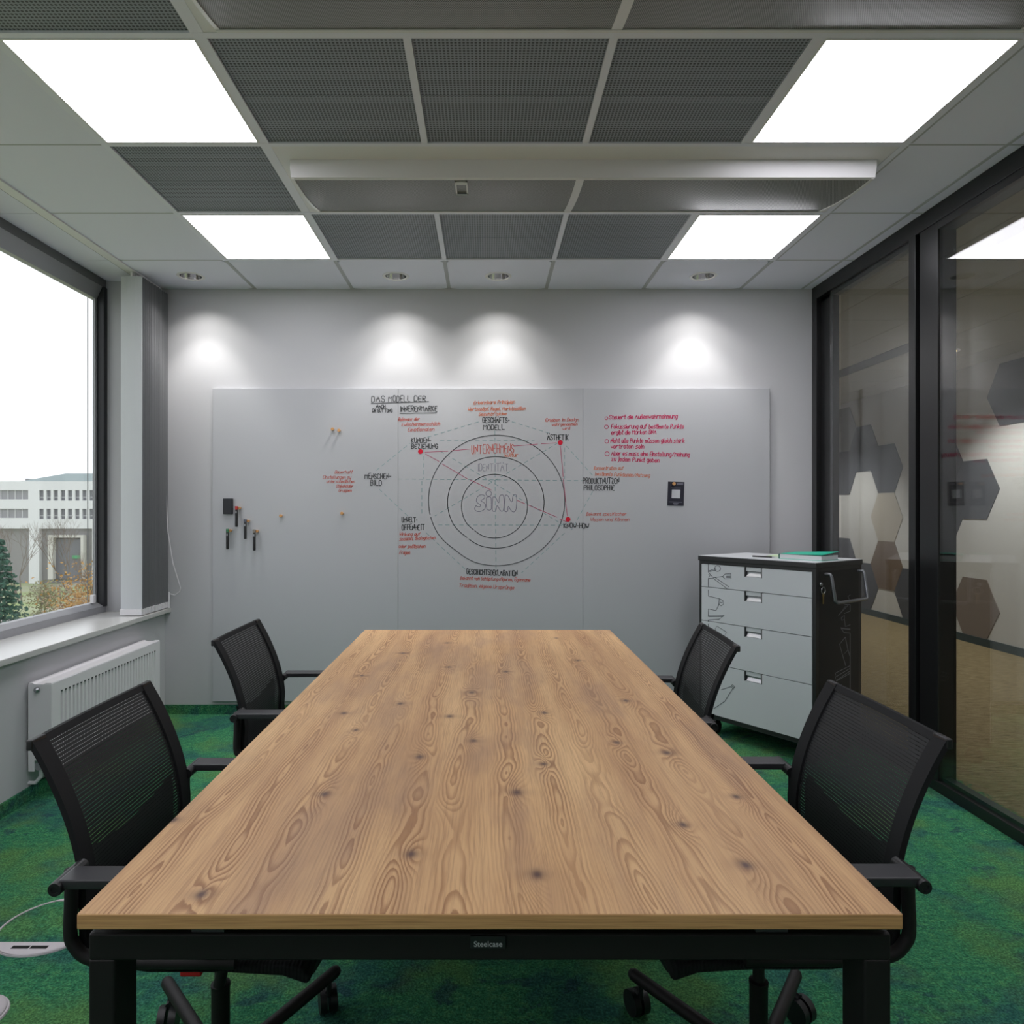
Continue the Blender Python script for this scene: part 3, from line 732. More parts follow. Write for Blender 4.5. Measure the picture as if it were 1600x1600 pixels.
text_part([('Dauerhaft', 523, 550, 740, 5), ('Einstellungen zu', 504, 548, 748, 5), ('unterschiedlichen', 510, 554, 754.5, 5), ('Stakeholder', 525, 551, 762, 5), ('Gruppen', 529, 549, 768.5, 4.5)], REDI, 0.65, slant=.3)
text_part([('Wirkung auf', 624, 656, 837, 5), ('sozialen, ökologischen', 624, 680, 844.5, 5, {'rise': -2}), ('oder politischen', 623, 664, 856, 5), ('Fragen', 624, 640, 866, 6)], REDI, 0.8, slant=.25)
text_part([('Bekannt von Schöpfungsfiguren, Eigenname', 719, 828, 905.5, 5, {'rise': 3}), ('Tradition, eigene Ursprünge', 717, 803, 917, 5.5, {'rise': 4})], REDI, 0.75, slant=.2)
text_part([('Konzentration auf', 928, 974, 734, 5.5), ('bestimmte Funktionen/Nutzung', 930, 1015, 743, 5.5, {'rise': 2.5})], ORG, 0.75, slant=.15)
text_part([('Bekannt spezifischer', 916, 978, 805.5, 5), ('Wissen und Können', 922, 983, 814, 5)], REDI, 0.7, slant=.2)
text_part([('Steuert die Außenwahrnehmung', 952, 1058, 655, 6.5, {'rise': -1.5}), ('Fokussierung auf bestimmte Punkte', 955, 1068, 669.5, 6.5), ('ergibt die Marken DNA', 955, 1025, 679, 6.5, {'rise': -1}),
           ('Nicht alle Punkte müssen gleich stark', 954, 1069, 691.5, 6.5), ('vertreten sein', 954, 1006, 700.5, 6), ('Aber es muss eine Einstellung/Meinung', 955, 1077, 711.5, 6.5, {'rise': 2}), ('zu jedem Punkt geben', 955, 1030, 720, 6.5, {'rise': 2.5})], PINK, 1.05, slant=.12)
text_part([('UNTERNEHMENS', 737, 803, 709, 13.5, {'rise': -1.5})], REDI, 0.95, rnd=.1); text_part([('kultur', 789, 809, 713.5, 5.5)], ORG, 0.9)
text_part([('IDENTITÄT', 746, 794, 736, 11)], PURP, 0.6)
mb = MB()
for (cx, cy, rr) in ((947.5, 653.5, 2.3), (947.5, 667, 2.9), (948, 689.5, 2.9), (948.5, 709, 3.3)):
    mb.ribbon([(cx+rr*math.cos(a*PI/8), cy+rr*math.sin(a*PI/8)) for a in range(17)], 0.9, bplane(0.0012))
mb.build('bullet_rings', PINK, wbd, fixn=False)
for (x0, y0, x1, y1) in ((580, 630.5, 670, 627.5), (625, 646, 682, 645)):
    MB().ribbon([(x0, y0), (x1, y1)], 1.0, bplane(0.0012)).build('underline', BLK, wbd, fixn=False)
for (cx, cy, rx, ry, gap) in ((776, 782, 106.5, 102, 2.9), (774.7, 785, 75.4, 71.5, 2.2), (772.6, 791, 51.5, 49.8, 2.25)):
    n = 96; pts = []
    for i in range(n+1):
        a = gap+0.03+(2*PI-0.05)*i/n; fl_ = 1-0.03*max(0, 1-abs(((a-2.25+PI) % (2*PI))-PI)/0.35)
        pts.append((cx+rx*fl_*math.cos(a), cy+ry*fl_*math.sin(a)))
    MB().ribbon(pts, 1.25, bplane(0.0009)).build('diagram_ring', RINGI, wbd, fixn=False)
dash = MB()
def dashed(x0, y0, x1, y1, on=6, off=5):
    L_ = math.hypot(x1-x0, y1-y0); t_ = 0
    while t_ < L_:
        a, b_ = t_/L_, min(t_+on, L_)/L_
        dash.ribbon([(x0+(x1-x0)*a, y0+(y1-y0)*a), (x0+(x1-x0)*b_, y0+(y1-y0)*b_)], 0.85, bplane(0.0006)); t_ += on+off
for q in ((588,735,640,693),(668,683,748,659),(800,659,862,678),(885,697,927,744),(926,768,893,828),(882,833,815,895),(735,897,663,830),(637,806,590,762),
          (622,748.5,911,751),(688,688,835,688),(685,820,880,820.5),(773,673,775,890),(662,702,662,748),(659,752,659,806),(882,700,882,748),(872,692,680,806),(688,705,885,823)):
    dashed(*q)
tag(dash.build('dashed_lines', TEAL, wbd, fixn=False), kind='stuff')
mb = MB()
for q in ((664,706.5,700,705),(705,704.5,735,701.5),(803,697,840,694),(846,693.5,869,692),(665,709.5,686,721),(691,725,730,748),(735,750,768,766),(808,782,820,787),(825,789,870,808),(875,811,885,815),(875.5,697,880,745),(880,748,884,785),(884,787,886.5,806)):
    mb.ribbon([q[:2], q[2:]], 0.95, bplane(0.0015))
mb.build('magenta_links', MAG, wbd, fixn=False)
for (cx, cy) in ((657, 705.5), (875.5, 691.5), (887.5, 811.5)):
    p = plane_at(cx, cy, BY); MB().lathe([(0.0, -0.0022), (0.0155, -0.002), (0.016, 0)], p, 24, 'y').build('red_dot', DOT, wbd)
def z6(pts): return [(700+a/8, 735+b_/8) for (a, b_) in pts]
sm = MB()
for pts in ([(350,440),(328,480),(350,510),(400,517),(455,492),(475,440),(450,400),(400,380),(440,362),(462,340),(455,310),(410,300),(365,330),(350,380),(370,410),(412,430),(400,455),(370,455),(350,440)],
            [(480,340),(520,325),(540,340),(545,480),(525,500),(490,492),(478,450),(480,340)],
            [(560,335),(590,325),(640,430),(640,320),(675,300),(700,320),(700,500),(660,520),(610,420),(600,510),(560,515),(550,480),(560,335)],
            [(715,310),(750,310),(800,420),(810,310),(840,295),(860,320),(855,480),(830,525),(790,510),(750,430),(750,515),(715,520),(700,490),(715,310)],
            [(508+36*math.cos(a*PI/8), 288+36*math.sin(a*PI/8)) for a in range(17)]):
    sm.ribbon(chaikin(chaikin(z6(pts))), 0.9, bplane(0.0012))
sm.build('bubble_lettering', PURP, wbd, fixn=False)

# magnets, markers, eraser and card on the board
def pin(px_, py_, label, grp='wooden magnets on the whiteboard', y=BY):
    p = plane_at(px_, py_, y)
    o = MB().lathe([(0.0, -0.024), (0.009, -0.024), (0.0105, -0.022), (0.0105, -0.018), (0.007, -0.012), (0.0075, 0.0)], p, 16, 'y').build('magnet', WOODPIN, smooth=True)
    me = o.data; me.transform(Matrix.Translation(-Vector(p))); o.location = p
    return tag(o, label, 'magnet', grp)
pin(520.5, 671, 'left of the pair of wooden magnets near the top of the whiteboard'); pin(530.5, 673, 'right of the pair of wooden magnets near the top of the whiteboard')
pin(440, 806, 'lone wooden magnet right of the hanging markers'); pin(535, 802, 'lone wooden magnet below the small red notes left of the diagram')
er = thing('board_eraser', 'black rectangular eraser stuck above the markers on the whiteboard', 'eraser', plane_at(357.5, 791, BY))
box('felt', mat('black_felt', (30, 31, 33), 0.95), (-0.028, 0.028, -0.010, 0, -0.049, 0.049), er)
box('eraser_back', mat('eraser_black', (34, 36, 42), 0.6), (-0.029, 0.029, -0.026, -0.010, -0.050, 0.050), er, bevel=0.003)
for (px_, py0, py1, rgb, nm, lab) in ((372, 791, 823, (170, 48, 44), 'red', 'black board marker with red cap, topmost of the four on the whiteboard'),
        (385.5, 811, 842, (78, 84, 96), 'blue', 'black board marker with blue-grey cap, hanging in the middle of the four'),
        (358, 826, 858, (50, 110, 72), 'green', 'black board marker with green cap, leftmost of the four'), (399.5, 827, 860, (112, 106, 96), 'grey', 'black board marker with grey cap, rightmost of the four')):
    p = plane_at(px_, py0, BY); ln = (py1-py0)*PXM
    mk = thing('board_marker', lab, 'marker', p, 0, 'markers hanging on the whiteboard')
    MB().lathe([(0.0, -ln), (0.0085, -ln+0.001), (0.009, -ln+0.01), (0.009, -0.022), (0.0085, -0.02)], (0, -0.028, 0), 14).build('barrel', BLACKPLASTIC, mk, smooth=True)
    MB().lathe([(0.0095, -0.022), (0.0095, -0.003), (0.008, 0.0), (0.0, 0.0)], (0, -0.028, 0), 14).build('cap', mat('cap_'+nm, rgb, 0.45), mk, smooth=True)
    MB().lathe([(0.009, -0.022), (0.008, 0.0)], (0.013, 0.0, -0.012), 14, 'y').build('wooden_clip', WOODPIN, mk, smooth=True)
    MB().box(0.004, 0.013, -0.024, -0.018, -0.018, -0.006).build('clip_arm', WOODPIN, mk)
    MB().box(-0.004, 0.004, -0.0375, -0.0365, -0.045, -0.03).build('barrel_print', ink('pale_print', (150, 152, 156)), mk)
pc = thing('info_card', 'small dark navy card pinned to the right side of the whiteboard', 'card', plane_at(1056, 771.5, BY))
pc.rotation_euler = (0, 0.03, 0)
box('card', mat('navy_card', (32, 32, 46), 0.45), (-0.0525, 0.0525, -0.0025, 0, -0.077, 0.077), pc)
MB().box(-0.027, 0.027, -0.0032, -0.0025, -0.028, 0.027).build('blank_square', mat('card_white', (188, 190, 196), 0.6), pc)
mb = MB()
for (a, b_, z, h_) in ((0.004, 0.044, 0.064, 0.007), (-0.03, 0.03, 0.037, 0.002), (-0.042, 0.042, -0.053, 0.0022), (-0.017, 0.017, -0.062, 0.003), (-0.012, 0.012, -0.068, 0.002)): mb.box(a, b_, -0.0031, -0.0025, z-h_, z+h_)
mb.build('print_lines', ink('card_print', (112, 112, 124)), pc)
pin(1052, 756, 'wooden magnet holding the navy card', y=BY-0.0026)

# ------------------------------------------------------------------ table
TX = 0.005; TY0, TY1 = 1.004, 3.39; TW = 1.196
tb = thing('conference_table', 'long conference table with knotty larch top and black steel frame', 'table', (0, 0, 0))
tx0, tx1 = TX-TW/2, TX+TW/2
tp = MB().box(tx0, tx1, TY0, TY1, TOPZ-0.0235, TOPZ).build('tabletop', WOOD, tb, bevel=0.0025)
tp.data.materials.append(WOODEDGE)
for p in tp.data.polygons:
    if abs(p.normal.z) < 0.5: p.material_index = 1
FZ1 = 0.6855; FZ0 = 0.645
for y, s in ((TY0+0.026, 1), (TY1-0.026-0.067, 1)):
    box('end_beam', BLACKMETAL, (tx0+0.002, tx1-0.002, y, y+0.067, FZ0, FZ1), tb, bevel=0.004)
    for x in (tx0+0.002, tx1-0.042):
        box('leg', BLACKMETAL, (x, x+0.040, y, y+0.067, 0.006, FZ0+0.002), tb, bevel=0.004)
        MB().lathe([(0.016, 0), (0.016, 0.008)], (x+0.02, y+0.034, 0), 16).build('foot_glide', BLACKPLASTIC, tb)
    for x in (TX-0.46, TX+0.38):
        box('spacer', mat('spacer_grey', (62, 63, 66), 0.5), (x-0.024+0.04, x+0.024+0.04, y+0.004, y+0.06, FZ1, TOPZ-0.023), tb)
for x in (TX-0.30, TX+0.26):
    box('long_beam', BLACKMETAL, (x, x+0.04, TY0+0.09, TY1-0.09, FZ0, FZ1), tb)
nb = box('name_plate', mat('plate_black', (36, 37, 40), 0.4), (TX-0.0285, TX+0.0235, TY0+0.0225, TY0+0.027, 0.6655, 0.6835), tb, bevel=0.0008)
def text_mesh(body, size, m, parent, loc, name='lettering', rot=(PI/2, 0, 0), extrude=0.0002, offset=0.0):
    c = bpy.data.curves.new(name, 'FONT'); c.body = body; c.size = size; c.extrude = extrude; c.align_x = 'CENTER'; c.offset = offset
    o = bpy.data.objects.new('tmp', c); COL.objects.link(o)
    dg = bpy.context.evaluated_depsgraph_get(); me = bpy.data.meshes.new_from_object(o.evaluated_get(dg))
    bpy.data.objects.remove(o); me.materials.append(m)
    q = bpy.data.objects.new(name, me); COL.objects.link(q); q.parent = parent; q.location = loc; q.rotation_euler = rot
    return q
text_mesh('Steelcase', 0.0115, mat('plate_letter', (196, 198, 202), 0.5), nb, (TX-0.0025, TY0+0.0222, 0.6688), offset=0.0001)

# ------------------------------------------------------------------ chairs
def make_chair(name, label):
    """local: +x is the way the chair faces, origin on the floor below the column"""
    t = thing(name, label, 'chair', group='black net office chairs at the table')
    prof = [(-0.268, 0.885), (-0.240, 0.835), (-0.212, 0.775), (-0.190, 0.715), (-0.175, 0.655), (-0.168, 0.60), (-0.170, 0.555), (-0.166, 0.515), (-0.150, 0.487), (-0.122, 0.472)]
    # resample the back profile smoothly
    def cat(P, n):
        out = []
        for i in range(len(P)-1):
            p0, p1, p2, p3 = P[max(i-1, 0)], P[i], P[i+1], P[min(i+2, len(P)-1)]
            for k in range(n):
                u = k/n; out.append(tuple(0.5*((2*p1[d])+(-p0[d]+p2[d])*u+(2*p0[d]-5*p1[d]+4*p2[d]-p3[d])*u*u+(-p0[d]+3*p1[d]-3*p2[d]+p3[d])*u**3) for d in (0, 1)))
        out.append(P[-1]); return out
    C = cat(prof, 3); HW = 0.228
    def bow(y): return -0.006*(1-(y/HW)**2)         # slight hollow across the back
    ys = [-0.19+0.38*j/10 for j in range(11)]
    mb = MB(); mb.sheet([[(x+bow(y), y, z) for y in ys] for (x, z) in C[1:]])
    net = mb.build('back_net', NET, t, smooth=True, fixn=False)
    uvl = net.data.uv_layers.new(name='UVMap'); n_r = len(C)-1
    ll = [0]
    for a, b_ in zip(C[1:-1], C[2:]): ll.append(ll[-1]+math.dist(a, b_))
    for lp in net.data.loops:
        i, j = divmod(lp.vertex_index, 11); uvl.data[lp.index].uv = (j/10*0.38/0.43, ll[i]/0.43)
    def strip(y0, y1, th=0.006, top=0):
        s_ = MB(); K = C
        yy = [y0, (y0+y1)/2, y1]
        f_ = [[(x+bow(y)+th, y, z) for y in yy] for (x, z) in K]; r_ = [[(x+bow(y)-th, y, z) for y in yy] for (x, z) in K]
        n0 = 0; s_.sheet(f_); m0 = len(s_.v); s_.sheet(r_); k = len(K)
        for i in range(k-1):
            for c in (0, 2): s_.f.append((i*3+c, (i+1)*3+c, m0+(i+1)*3+c, m0+i*3+c))
        for i in (0, k-1):
            for c in (0, 1): s_.f.append((i*3+c, i*3+c+1, m0+i*3+c+1, m0+i*3+c))
        return s_
    for sg in (-1, 1):
        strip(sg*0.186, sg*0.2275).build('side_sleeve', NETDENSE, t, smooth=True)
        # corner cap
        box('corner_cap', BLACKPLASTIC, (-0.274, -0.261, min(sg*0.187, sg*0.2285), max(sg*0.187, sg*0.2285), 0.867, 0.887), t, bevel=0.003)
    # top hem
    hem = MB(); yy = [-0.188+0.376*j/8 for j in range(9)]
    hem.sheet([[(x+bow(y)+0.004, y, z) for y in yy] for (x, z) in C[:2]]); hem.sheet([[(x+bow(y)-0.004, y, z) for y in yy] for (x, z) in C[:2]])
    a0 = hem.v
    nn = len(yy)
    for j in range(nn-1): hem.f.append((j, j+1, 2*nn+j+1, 2*nn+j))
    hem.build('top_hem', NETDENSE, t, smooth=False)
    # lumbar cross band behind the net: curved, higher in the middle
    lb = MB(); yy = [-0.2+0.4*j/12 for j in range(13)]
    def zc(y): return 0.635-0.03*(1-(y/0.2)**2)
    lb.sheet([[(-0.200+bow(y), y, zc(y)+0.028) for y in yy], [(-0.192+bow(y), y, zc(y)) for y in yy], [(-0.192+bow(y), y, zc(y)-0.04) for y in yy], [(-0.190+bow(y), y, 0.50) for y in yy]])
    lb.build('lumbar_band', NETDENSE, t, smooth=True)
    # seat
    sp = [(-0.150, 0.482), (-0.10, 0.468), (0.0, 0.462), (0.12, 0.466), (0.20, 0.468), (0.238, 0.460), (0.254, 0.440), (0.246, 0.428), (0.20, 0.444), (0.10, 0.450), (-0.05, 0.450), (-0.13, 0.462)]
    MB().prism(sp, 'y', -0.222, 0.222).build('seat', SEATFAB, t, bevel=0.008)
    # side frames: upright bar from arm down to the seat, bending forward
    for sg in (-1, 1):
        y = sg*0.240
        MB().tube(cat([(-0.182, 0.655), (-0.182, 0.60), (-0.184, 0.54), (-0.178, 0.518), (-0.155, 0.494), (-0.11, 0.486), (0.0, 0.484), (0.12, 0.484)], 3) and [(x, y, z) for (x, z) in cat([(-0.182, 0.655), (-0.182, 0.60), (-0.184, 0.54), (-0.178, 0.518), (-0.155, 0.494), (-0.11, 0.486), (0.0, 0.484), (0.12, 0.484)], 3)], 0.012, 10).build('side_frame', BLACKMETAL, t, smooth=True)
        ar = MB()
        ar.prism([(-0.178, 0.657), (-0.168, 0.667), (0.165, 0.667), (0.18, 0.662), (0.18, 0.655), (0.165, 0.652), (-0.165, 0.650)], 'y', min(sg*0.250, sg*0.302), max(sg*0.250, sg*0.302))
        arm = ar.build('armrest', ARMPLASTIC, t, bevel=0.003)
        MB().lathe([(0.0, -0.002), (0.006, -0.002), (0.0065, -0.004), (0.0115, -0.004), (0.0125, 0.0), (0.0125, 0.082), (0.0, 0.082)] if sg < 0 else [(0.0, 0.0), (0.0125, 0.0), (0.0125, 0.082), (0.0115, 0.086), (0.0065, 0.086), (0.006, 0.084), (0.0, 0.084)], (-0.171, -0.305 if sg < 0 else 0.223, 0.6535), 18, 'y').build('arm_pivot', BLACKPLASTIC, arm, smooth=True)
    # mechanism, lift, link
    MB().prism([(-0.07, 0.452), (0.12, 0.452), (0.09, 0.365), (-0.05, 0.365)], 'y', -0.055, 0.055).build('mechanism', BLACKPLASTIC, t, bevel=0.004)
    MB().prism([(0.165, 0.446), (0.245, 0.432), (0.245, 0.395), (0.225, 0.362), (0.170, 0.362)], 'y', -0.10, 0.10).build('front_mechanism', BLACKPLASTIC, t, bevel=0.006)
    box('tension_block', RED, (-0.052, -0.008, -0.085, 0.0, 0.352, 0.376), t, bevel=0.003)
    MB().lathe([(0.0125, 0.26), (0.0125, 0.41)], seg=16).build('gas_lift', BLACKMETAL, t, smooth=True)
    MB().lathe([(0.0, 0.075), (0.026, 0.075), (0.026, 0.10), (0.0195, 0.115), (0.0195, 0.272), (0.0205, 0.275), (0.0205, 0.282), (0.013, 0.284)], seg=20).build('column', BLACKMETAL, t, smooth=True)
    MB().tube([(0.035, -0.03, 0.43), (0.028, -0.03, 0.385), (0.008, -0.03, 0.298)], 0.0125, 10).build('tilt_link', BLACKMETAL, t, smooth=True)
    MB().lathe([(0.034, 0.07), (0.036, 0.075), (0.036, 0.118), (0.028, 0.126), (0.0, 0.126)], seg=24).build('base_hub', BLACKMETAL, t, smooth=True)
    for k in range(5):
        a = math.radians(59.7+72*k); dx, dy = math.cos(a), math.sin(a); R0 = 0.372
        pts = [(dx*q, dy*q, z) for (q, z) in ((0.0, 0.100), (0.16, 0.100), (R0-0.012, 0.100))]
        leg = MB().tube(pts, 0.0155, 14); leg.tube([(dx*(R0-0.012), dy*(R0-0.012), 0.1), (dx*(R0-0.004), dy*(R0-0.004), 0.1), (dx*R0, dy*R0, 0.1)], 0.0155, 14, r2=0.010)
        lg = leg.build('base_leg', BLACKMETAL, t, smooth=True)
        c = (dx*(R0-0.035), dy*(R0-0.035)); b = a+0.9+1.7*k; wx, wy = math.cos(b), math.sin(b)
        cs_ = MB(); off = 0.013; cx_, cy_ = c[0]+wx*0.018, c[1]+wy*0.018
        for sg in (-1, 1):
            nx, ny = -wy, wx
            p0 = Vector((cx_+nx*(off-0.009)*sg, cy_+ny*(off-0.009)*sg, 0.032)); p1 = Vector((cx_+nx*(off+0.009)*sg, cy_+ny*(off+0.009)*sg, 0.032))
            cs_.tube([p0, p0.lerp(p1, 0.2), p0.lerp(p1, 0.8), p1], 0.032, 18)
        co = cs_.build('caster', BLACKPLASTIC, lg, smooth=True)
        MB().tube([(c[0], c[1], 0.098), (c[0], c[1], 0.05)], 0.007, 8).tube([(c[0], c[1], 0.062), (cx_, cy_, 0.062)], 0.009, 8).build('caster_stem', BLACKPLASTIC, lg)
    return t
ch = make_chair('office_chair', 'black net office chair at the near left of the table beside the radiator'); ch.location = (-0.580, 1.515, 0)
for (lab, x, y, rz) in (('black net office chair at the near right of the table beside the glass', 0.597, 1.523, PI), ('black net office chair at the far left of the table before the whiteboard', -0.630, 2.505, 0),
                        ('black net office chair at the far right of the table before the drawer cabinet', 0.537, 2.425, PI-0.05)):
    c = copy_tree(ch); c.location = (x, y, 0); c.rotation_euler = (0, 0, rz); c['label'] = lab
    if rz > 1:                                     # mirror image stance: turn the five-leg base so two legs point to the whiteboard
        for q in c.children:
            if q.name.startswith('base_leg'): q.rotation_euler = (0, 0, math.radians(30.3 if y < 2 else 24))

# ------------------------------------------------------------------ drawer cart
CUX, CUY = 0.58, -0.8146
ct_ = thing('drawer_cart', 'tall mobile cabinet with four white drawers and black sides in the corner', 'cabinet', (1.258, 4.10, 0), math.atan2(CUY, CUX))
CW, CDp = 0.712, 0.458
CFACE = mat('white_drawer_laminate', (196, 199, 203), 0.4); CBLK = mat('black_cart_steel', (28, 28, 30), 0.45)
box('carcass', CBLK, (0.0, CW, 0.022, CDp, 0.105, 1.018), ct_, bevel=0.002)
MB().box(0, 0.014, 0, 0.022, 0.105, 1.018).box(CW-0.018, CW, 0, 0.022, 0.105, 1.018).box(0.014, CW-0.018, 0, 0.022, 1.0, 1.018).box(0.014, CW-0.018, 0, 0.022, 0.105, 0.128).build('front_frame', CBLK, ct_)
tpc = box('cart_top', CBLK, (-0.004, CW+0.006, -0.008, CDp+0.004, 1.018, 1.045), ct_, bevel=0.002)
box('top_laminate', CFACE, (0.0, CW+0.002, -0.004, CDp, 1.045, 1.0475), tpc)
zs = [(0.867, 0.998), (0.669, 0.8635), (0.425, 0.6655), (0.131, 0.4215)]
drs = []
for (z0, z1) in zs:
    xa, xb = 0.017, CW-0.021; m0, m1 = CW/2-0.054, CW/2+0.054
    poly = [(xa, z0), (xb, z0), (xb, z1), (m1, z1), (m1, z1-0.052), (m0, z1-0.052), (m0, z1), (xa, z1)]
    d = MB().prism(poly, 'y', -0.002, 0.020).build('drawer', CFACE, ct_); drs.append(d)
    hnd = MB().box(m0+0.006, m1-0.006, 0.012, 0.020, z1-0.052, z1-0.026).prism([(-0.0005, z1-0.050), (0.012, z1-0.050), (0.018, z1-0.028), (0.014, z1-0.028)], 'x', m0+0.012, m1-0.006).build('handle', STEEL, d)
    box('handle_flap', CFACE, (m0+0.006, m1-0.006, 0.004, 0.012, z1-0.022, z1), d)
    MB().box(m0, m0+0.006, -0.0025, 0.02, z1-0.054, z1).box(m1-0.006, m1, -0.0025, 0.02, z1-0.054, z1).build('handle_cheek', CBLK, d)
def c7(pts): return [(1060+a/4.707, 840+b_/4.707) for (a, b_) in pts]
def cart_front(p):
    k = p[0]-VX; s_ = (k*4.10-F*1.258)/(F*CUX+k*(-CUY)); Y = 4.10+CUY*s_; return (s_, -0.003, CAMZ-(p[1]-VY)*Y/F)
def cart_side(p):
    x0, y0 = 1.258+CUX*CW, 4.10+CUY*CW; k = p[0]-VX; r_ = (k*y0-F*x0)/(F*(-CUY)-k*CUX); Y = y0+CUX*r_; return (CW+0.0012, r_, CAMZ-(p[1]-VY)*Y/F)
CINK = ink('cart_print', (66, 70, 76))
def doodle(par, polys, pl=cart_front, m=CINK, wd=0.85, name='line_drawing'):
    mb = MB()
    for p in polys: mb.ribbon([(a, b_) for (a, b_) in p], wd, lambda q: pl(q))
    return mb.build(name, m, par, fixn=False)
doodle(drs[0], [c7(p) for p in ([(222,190),(222,255),(228,245),(275,228)],[(232,250),(280,238)],[(290+22*math.cos(a*PI/8), 228+21*math.sin(a*PI/8)) for a in range(17)],
    [(224,258),(260,295),(330,285),(345,268),(388,265),(390,302),(345,304),(330,290)],[(355,275),(385,274)],[(355,284),(385,283)],[(355,293),(385,293)],[(224,290),(235,280),(224,272)],
    [(222,300),(260,300),(358,374),(374,362),(270,292)],[(222,300),(222,362)])])
doodle(drs[1], [c7(p) for p in ([(222,385),(222,430),(305,450),(330,462),(333,490),(318,503),(302,492),(308,475),(322,478)],[(305,450),(298,478),(298,497),(278,536),(222,524),(222,580)],
    [(222,576),(340,573),(302,600),(222,606)],[(222,580),(330,580)],[(222,606),(222,618)])])
doodle(drs[2], [c7(p) for p in ([(222,635),(222,680)],[(262,695),(285,650),(356,695),(330,742),(262,695)])])
doodle(drs[3], [c7(p) for p in ([(262,1258),(345,1202),(400,1112),(420,1098),(398,1080),(388,1096),(318,1118)],[(388,1096),(408,1112)],[(394,1090),(415,1104)])])
def s6(pts): return [(1260+a/7.278, 880+b_/7.278) for (a, b_) in pts]
SIDEINK = ink('cart_side_print', (128, 130, 134))
doodle(ct_, [s6(p) for p in ([(495,360),(470,380),(490,420)],[(345,430),(375,420),(385,450),(350,470),(345,430)],[(385,450),(470,480),(360,595),(440,490)],[(430,570),(495,545)],[(440,470),(495,470),(495,545)],
    [(395,620),(430,590),(430,640),(400,650),(395,620)],[(430,640),(440,720),(495,700)],[(390,735),(495,745)],[(390,735),(425,790),(495,795)],[(400,745),(495,755)],
    [(440,840),(375,920),(410,1050),(470,985),(440,840)],[(410,1050),(445,1165)],[(470,985),(495,1060)],[(325,1250),(495,1165)],[(325,1250),(335,1290),(495,1195)],[(325,1290),(335,1335),(495,1225)],[(340,1340),(495,1250)],
    [(375,1420),(390,1375),(430,1450)],[(495,795),(495,1480)])], cart_side, SIDEINK, 0.8, 'side_drawing')
sd = box('side_panel', mat('black_cart_side', (24, 24, 25), 0.6), (CW, CW+0.0008, 0.03, CDp-0.03, 0.13, 1.0), ct_)
# bail handle on the side
hz = 0.985; bh = MB(); y0, y1 = 0.085, 0.42
bh.tube([(CW, y0, hz), (CW+0.028, y0, hz), (CW+0.034, y0, hz-0.012), (CW+0.052, y0+0.004, hz-0.135), (CW+0.054, y0+0.018, hz-0.145), (CW+0.054, y1-0.018, hz-0.145), (CW+0.052, y1-0.004, hz-0.135), (CW+0.034, y1, hz-0.012), (CW+0.028, y1, hz), (CW, y1, hz)], 0.0085, 10)
bh.build('bail_handle', mat('grey_handle_metal', (128, 130, 134), 0.35, 0.6), ct_, smooth=True)
MB().lathe([(0.0, 0.006), (0.009, 0.006), (0.011, 0.0)], (CW, 0.045, 0.935), 16, 'x').build('lock', STEEL, ct_, smooth=True)
for k in range(4):
    x, y = (0.06 if k % 2 == 0 else CW-0.06), (0.07 if k < 2 else CDp-0.07)
    MB().tube([(x-0.014, y, 0.04), (x+0.014, y, 0.04)], 0.04, 18).box(x-0.02, x+0.02, y-0.02, y+0.02, 0.075, 0.105).build('caster', BLACKPLASTIC, ct_)
def cart_pt(x, y, z): 
    v = Vector((x, y, 0)); v.rotate(Matrix.Rotation(math.atan2(CUY, CUX), 3, 'Z').to_quaternion()); return (1.258+v.x, 4.10+v.y, z)
AZ = math.atan2(CUY, CUX)
ky = thing('key', 'brass key hanging on a ring from the cabinet lock', 'key', cart_pt(CW+0.004, 0.055, 0.885), AZ)
MB().tube([(0.004, 0.018*math.cos(a*PI/8), 0.018*math.sin(a*PI/8)+0.018) for a in range(16)], 0.0018, 6, closed=True).build('key_ring', STEEL, ky)
MB().box(0.002, 0.005, -0.004, 0.004, -0.05, -0.002).box(0.002, 0.005, -0.008, 0.008, -0.012, 0.006).build('key_blade', mat('brass', (168, 146, 92), 0.35, 1.0), ky)
# book, leaflet and pencil on top of the cart
bk = thing('book', 'thick book with teal cover lying on top of the drawer cabinet', 'book', cart_pt(0.435, 0.118, 1.0475), AZ)
TEALC = mat('teal_cover', (24, 172, 142), 0.45)
box('cover_back', TEALC, (0, 0.245, 0, 0.17, 0, 0.002), bk)
box('pages', mat('book_paper', (206, 208, 210), 0.8), (0.003, 0.238, 0.004, 0.168, 0.002, 0.026), bk)
MB().prism([(-0.002, 0.0), (0.002, 0.0), (0.003, 0.026), (0.0, 0.028), (-0.003, 0.02)], 'y', 0, 0.17).build('spine', mat('teal_spine', (12, 84, 76), 0.5), bk)
MB().sheet([[(0.245*i/8, 0.0, 0.0275+0.004*(i/8)**2), (0.245*i/8, 0.06, 0.030+0.006*(i/8)), (0.245*i/8, 0.17, 0.033+0.012*(i/8))] for i in range(9)]).build('cover_front', TEALC, bk, smooth=True)
lf = thing('leaflet', 'pale green leaflet beside the teal book on the cabinet', 'leaflet', cart_pt(0.33, 0.16, 1.0475), AZ+0.25)
box('cover', mat('pale_green_paper', (186, 208, 168), 0.6), (0, 0.10, 0, 0.15, 0, 0.008), lf); box('inner_pages', mat('leaflet_paper', (216, 220, 212), 0.7), (0.001, 0.099, -0.0005, 0.149, 0.0015, 0.0065), lf)
pn = thing('pen', 'thin dark pen lying beside the green leaflet', 'pen', cart_pt(0.265, 0.13, 1.0475), AZ+0.1)
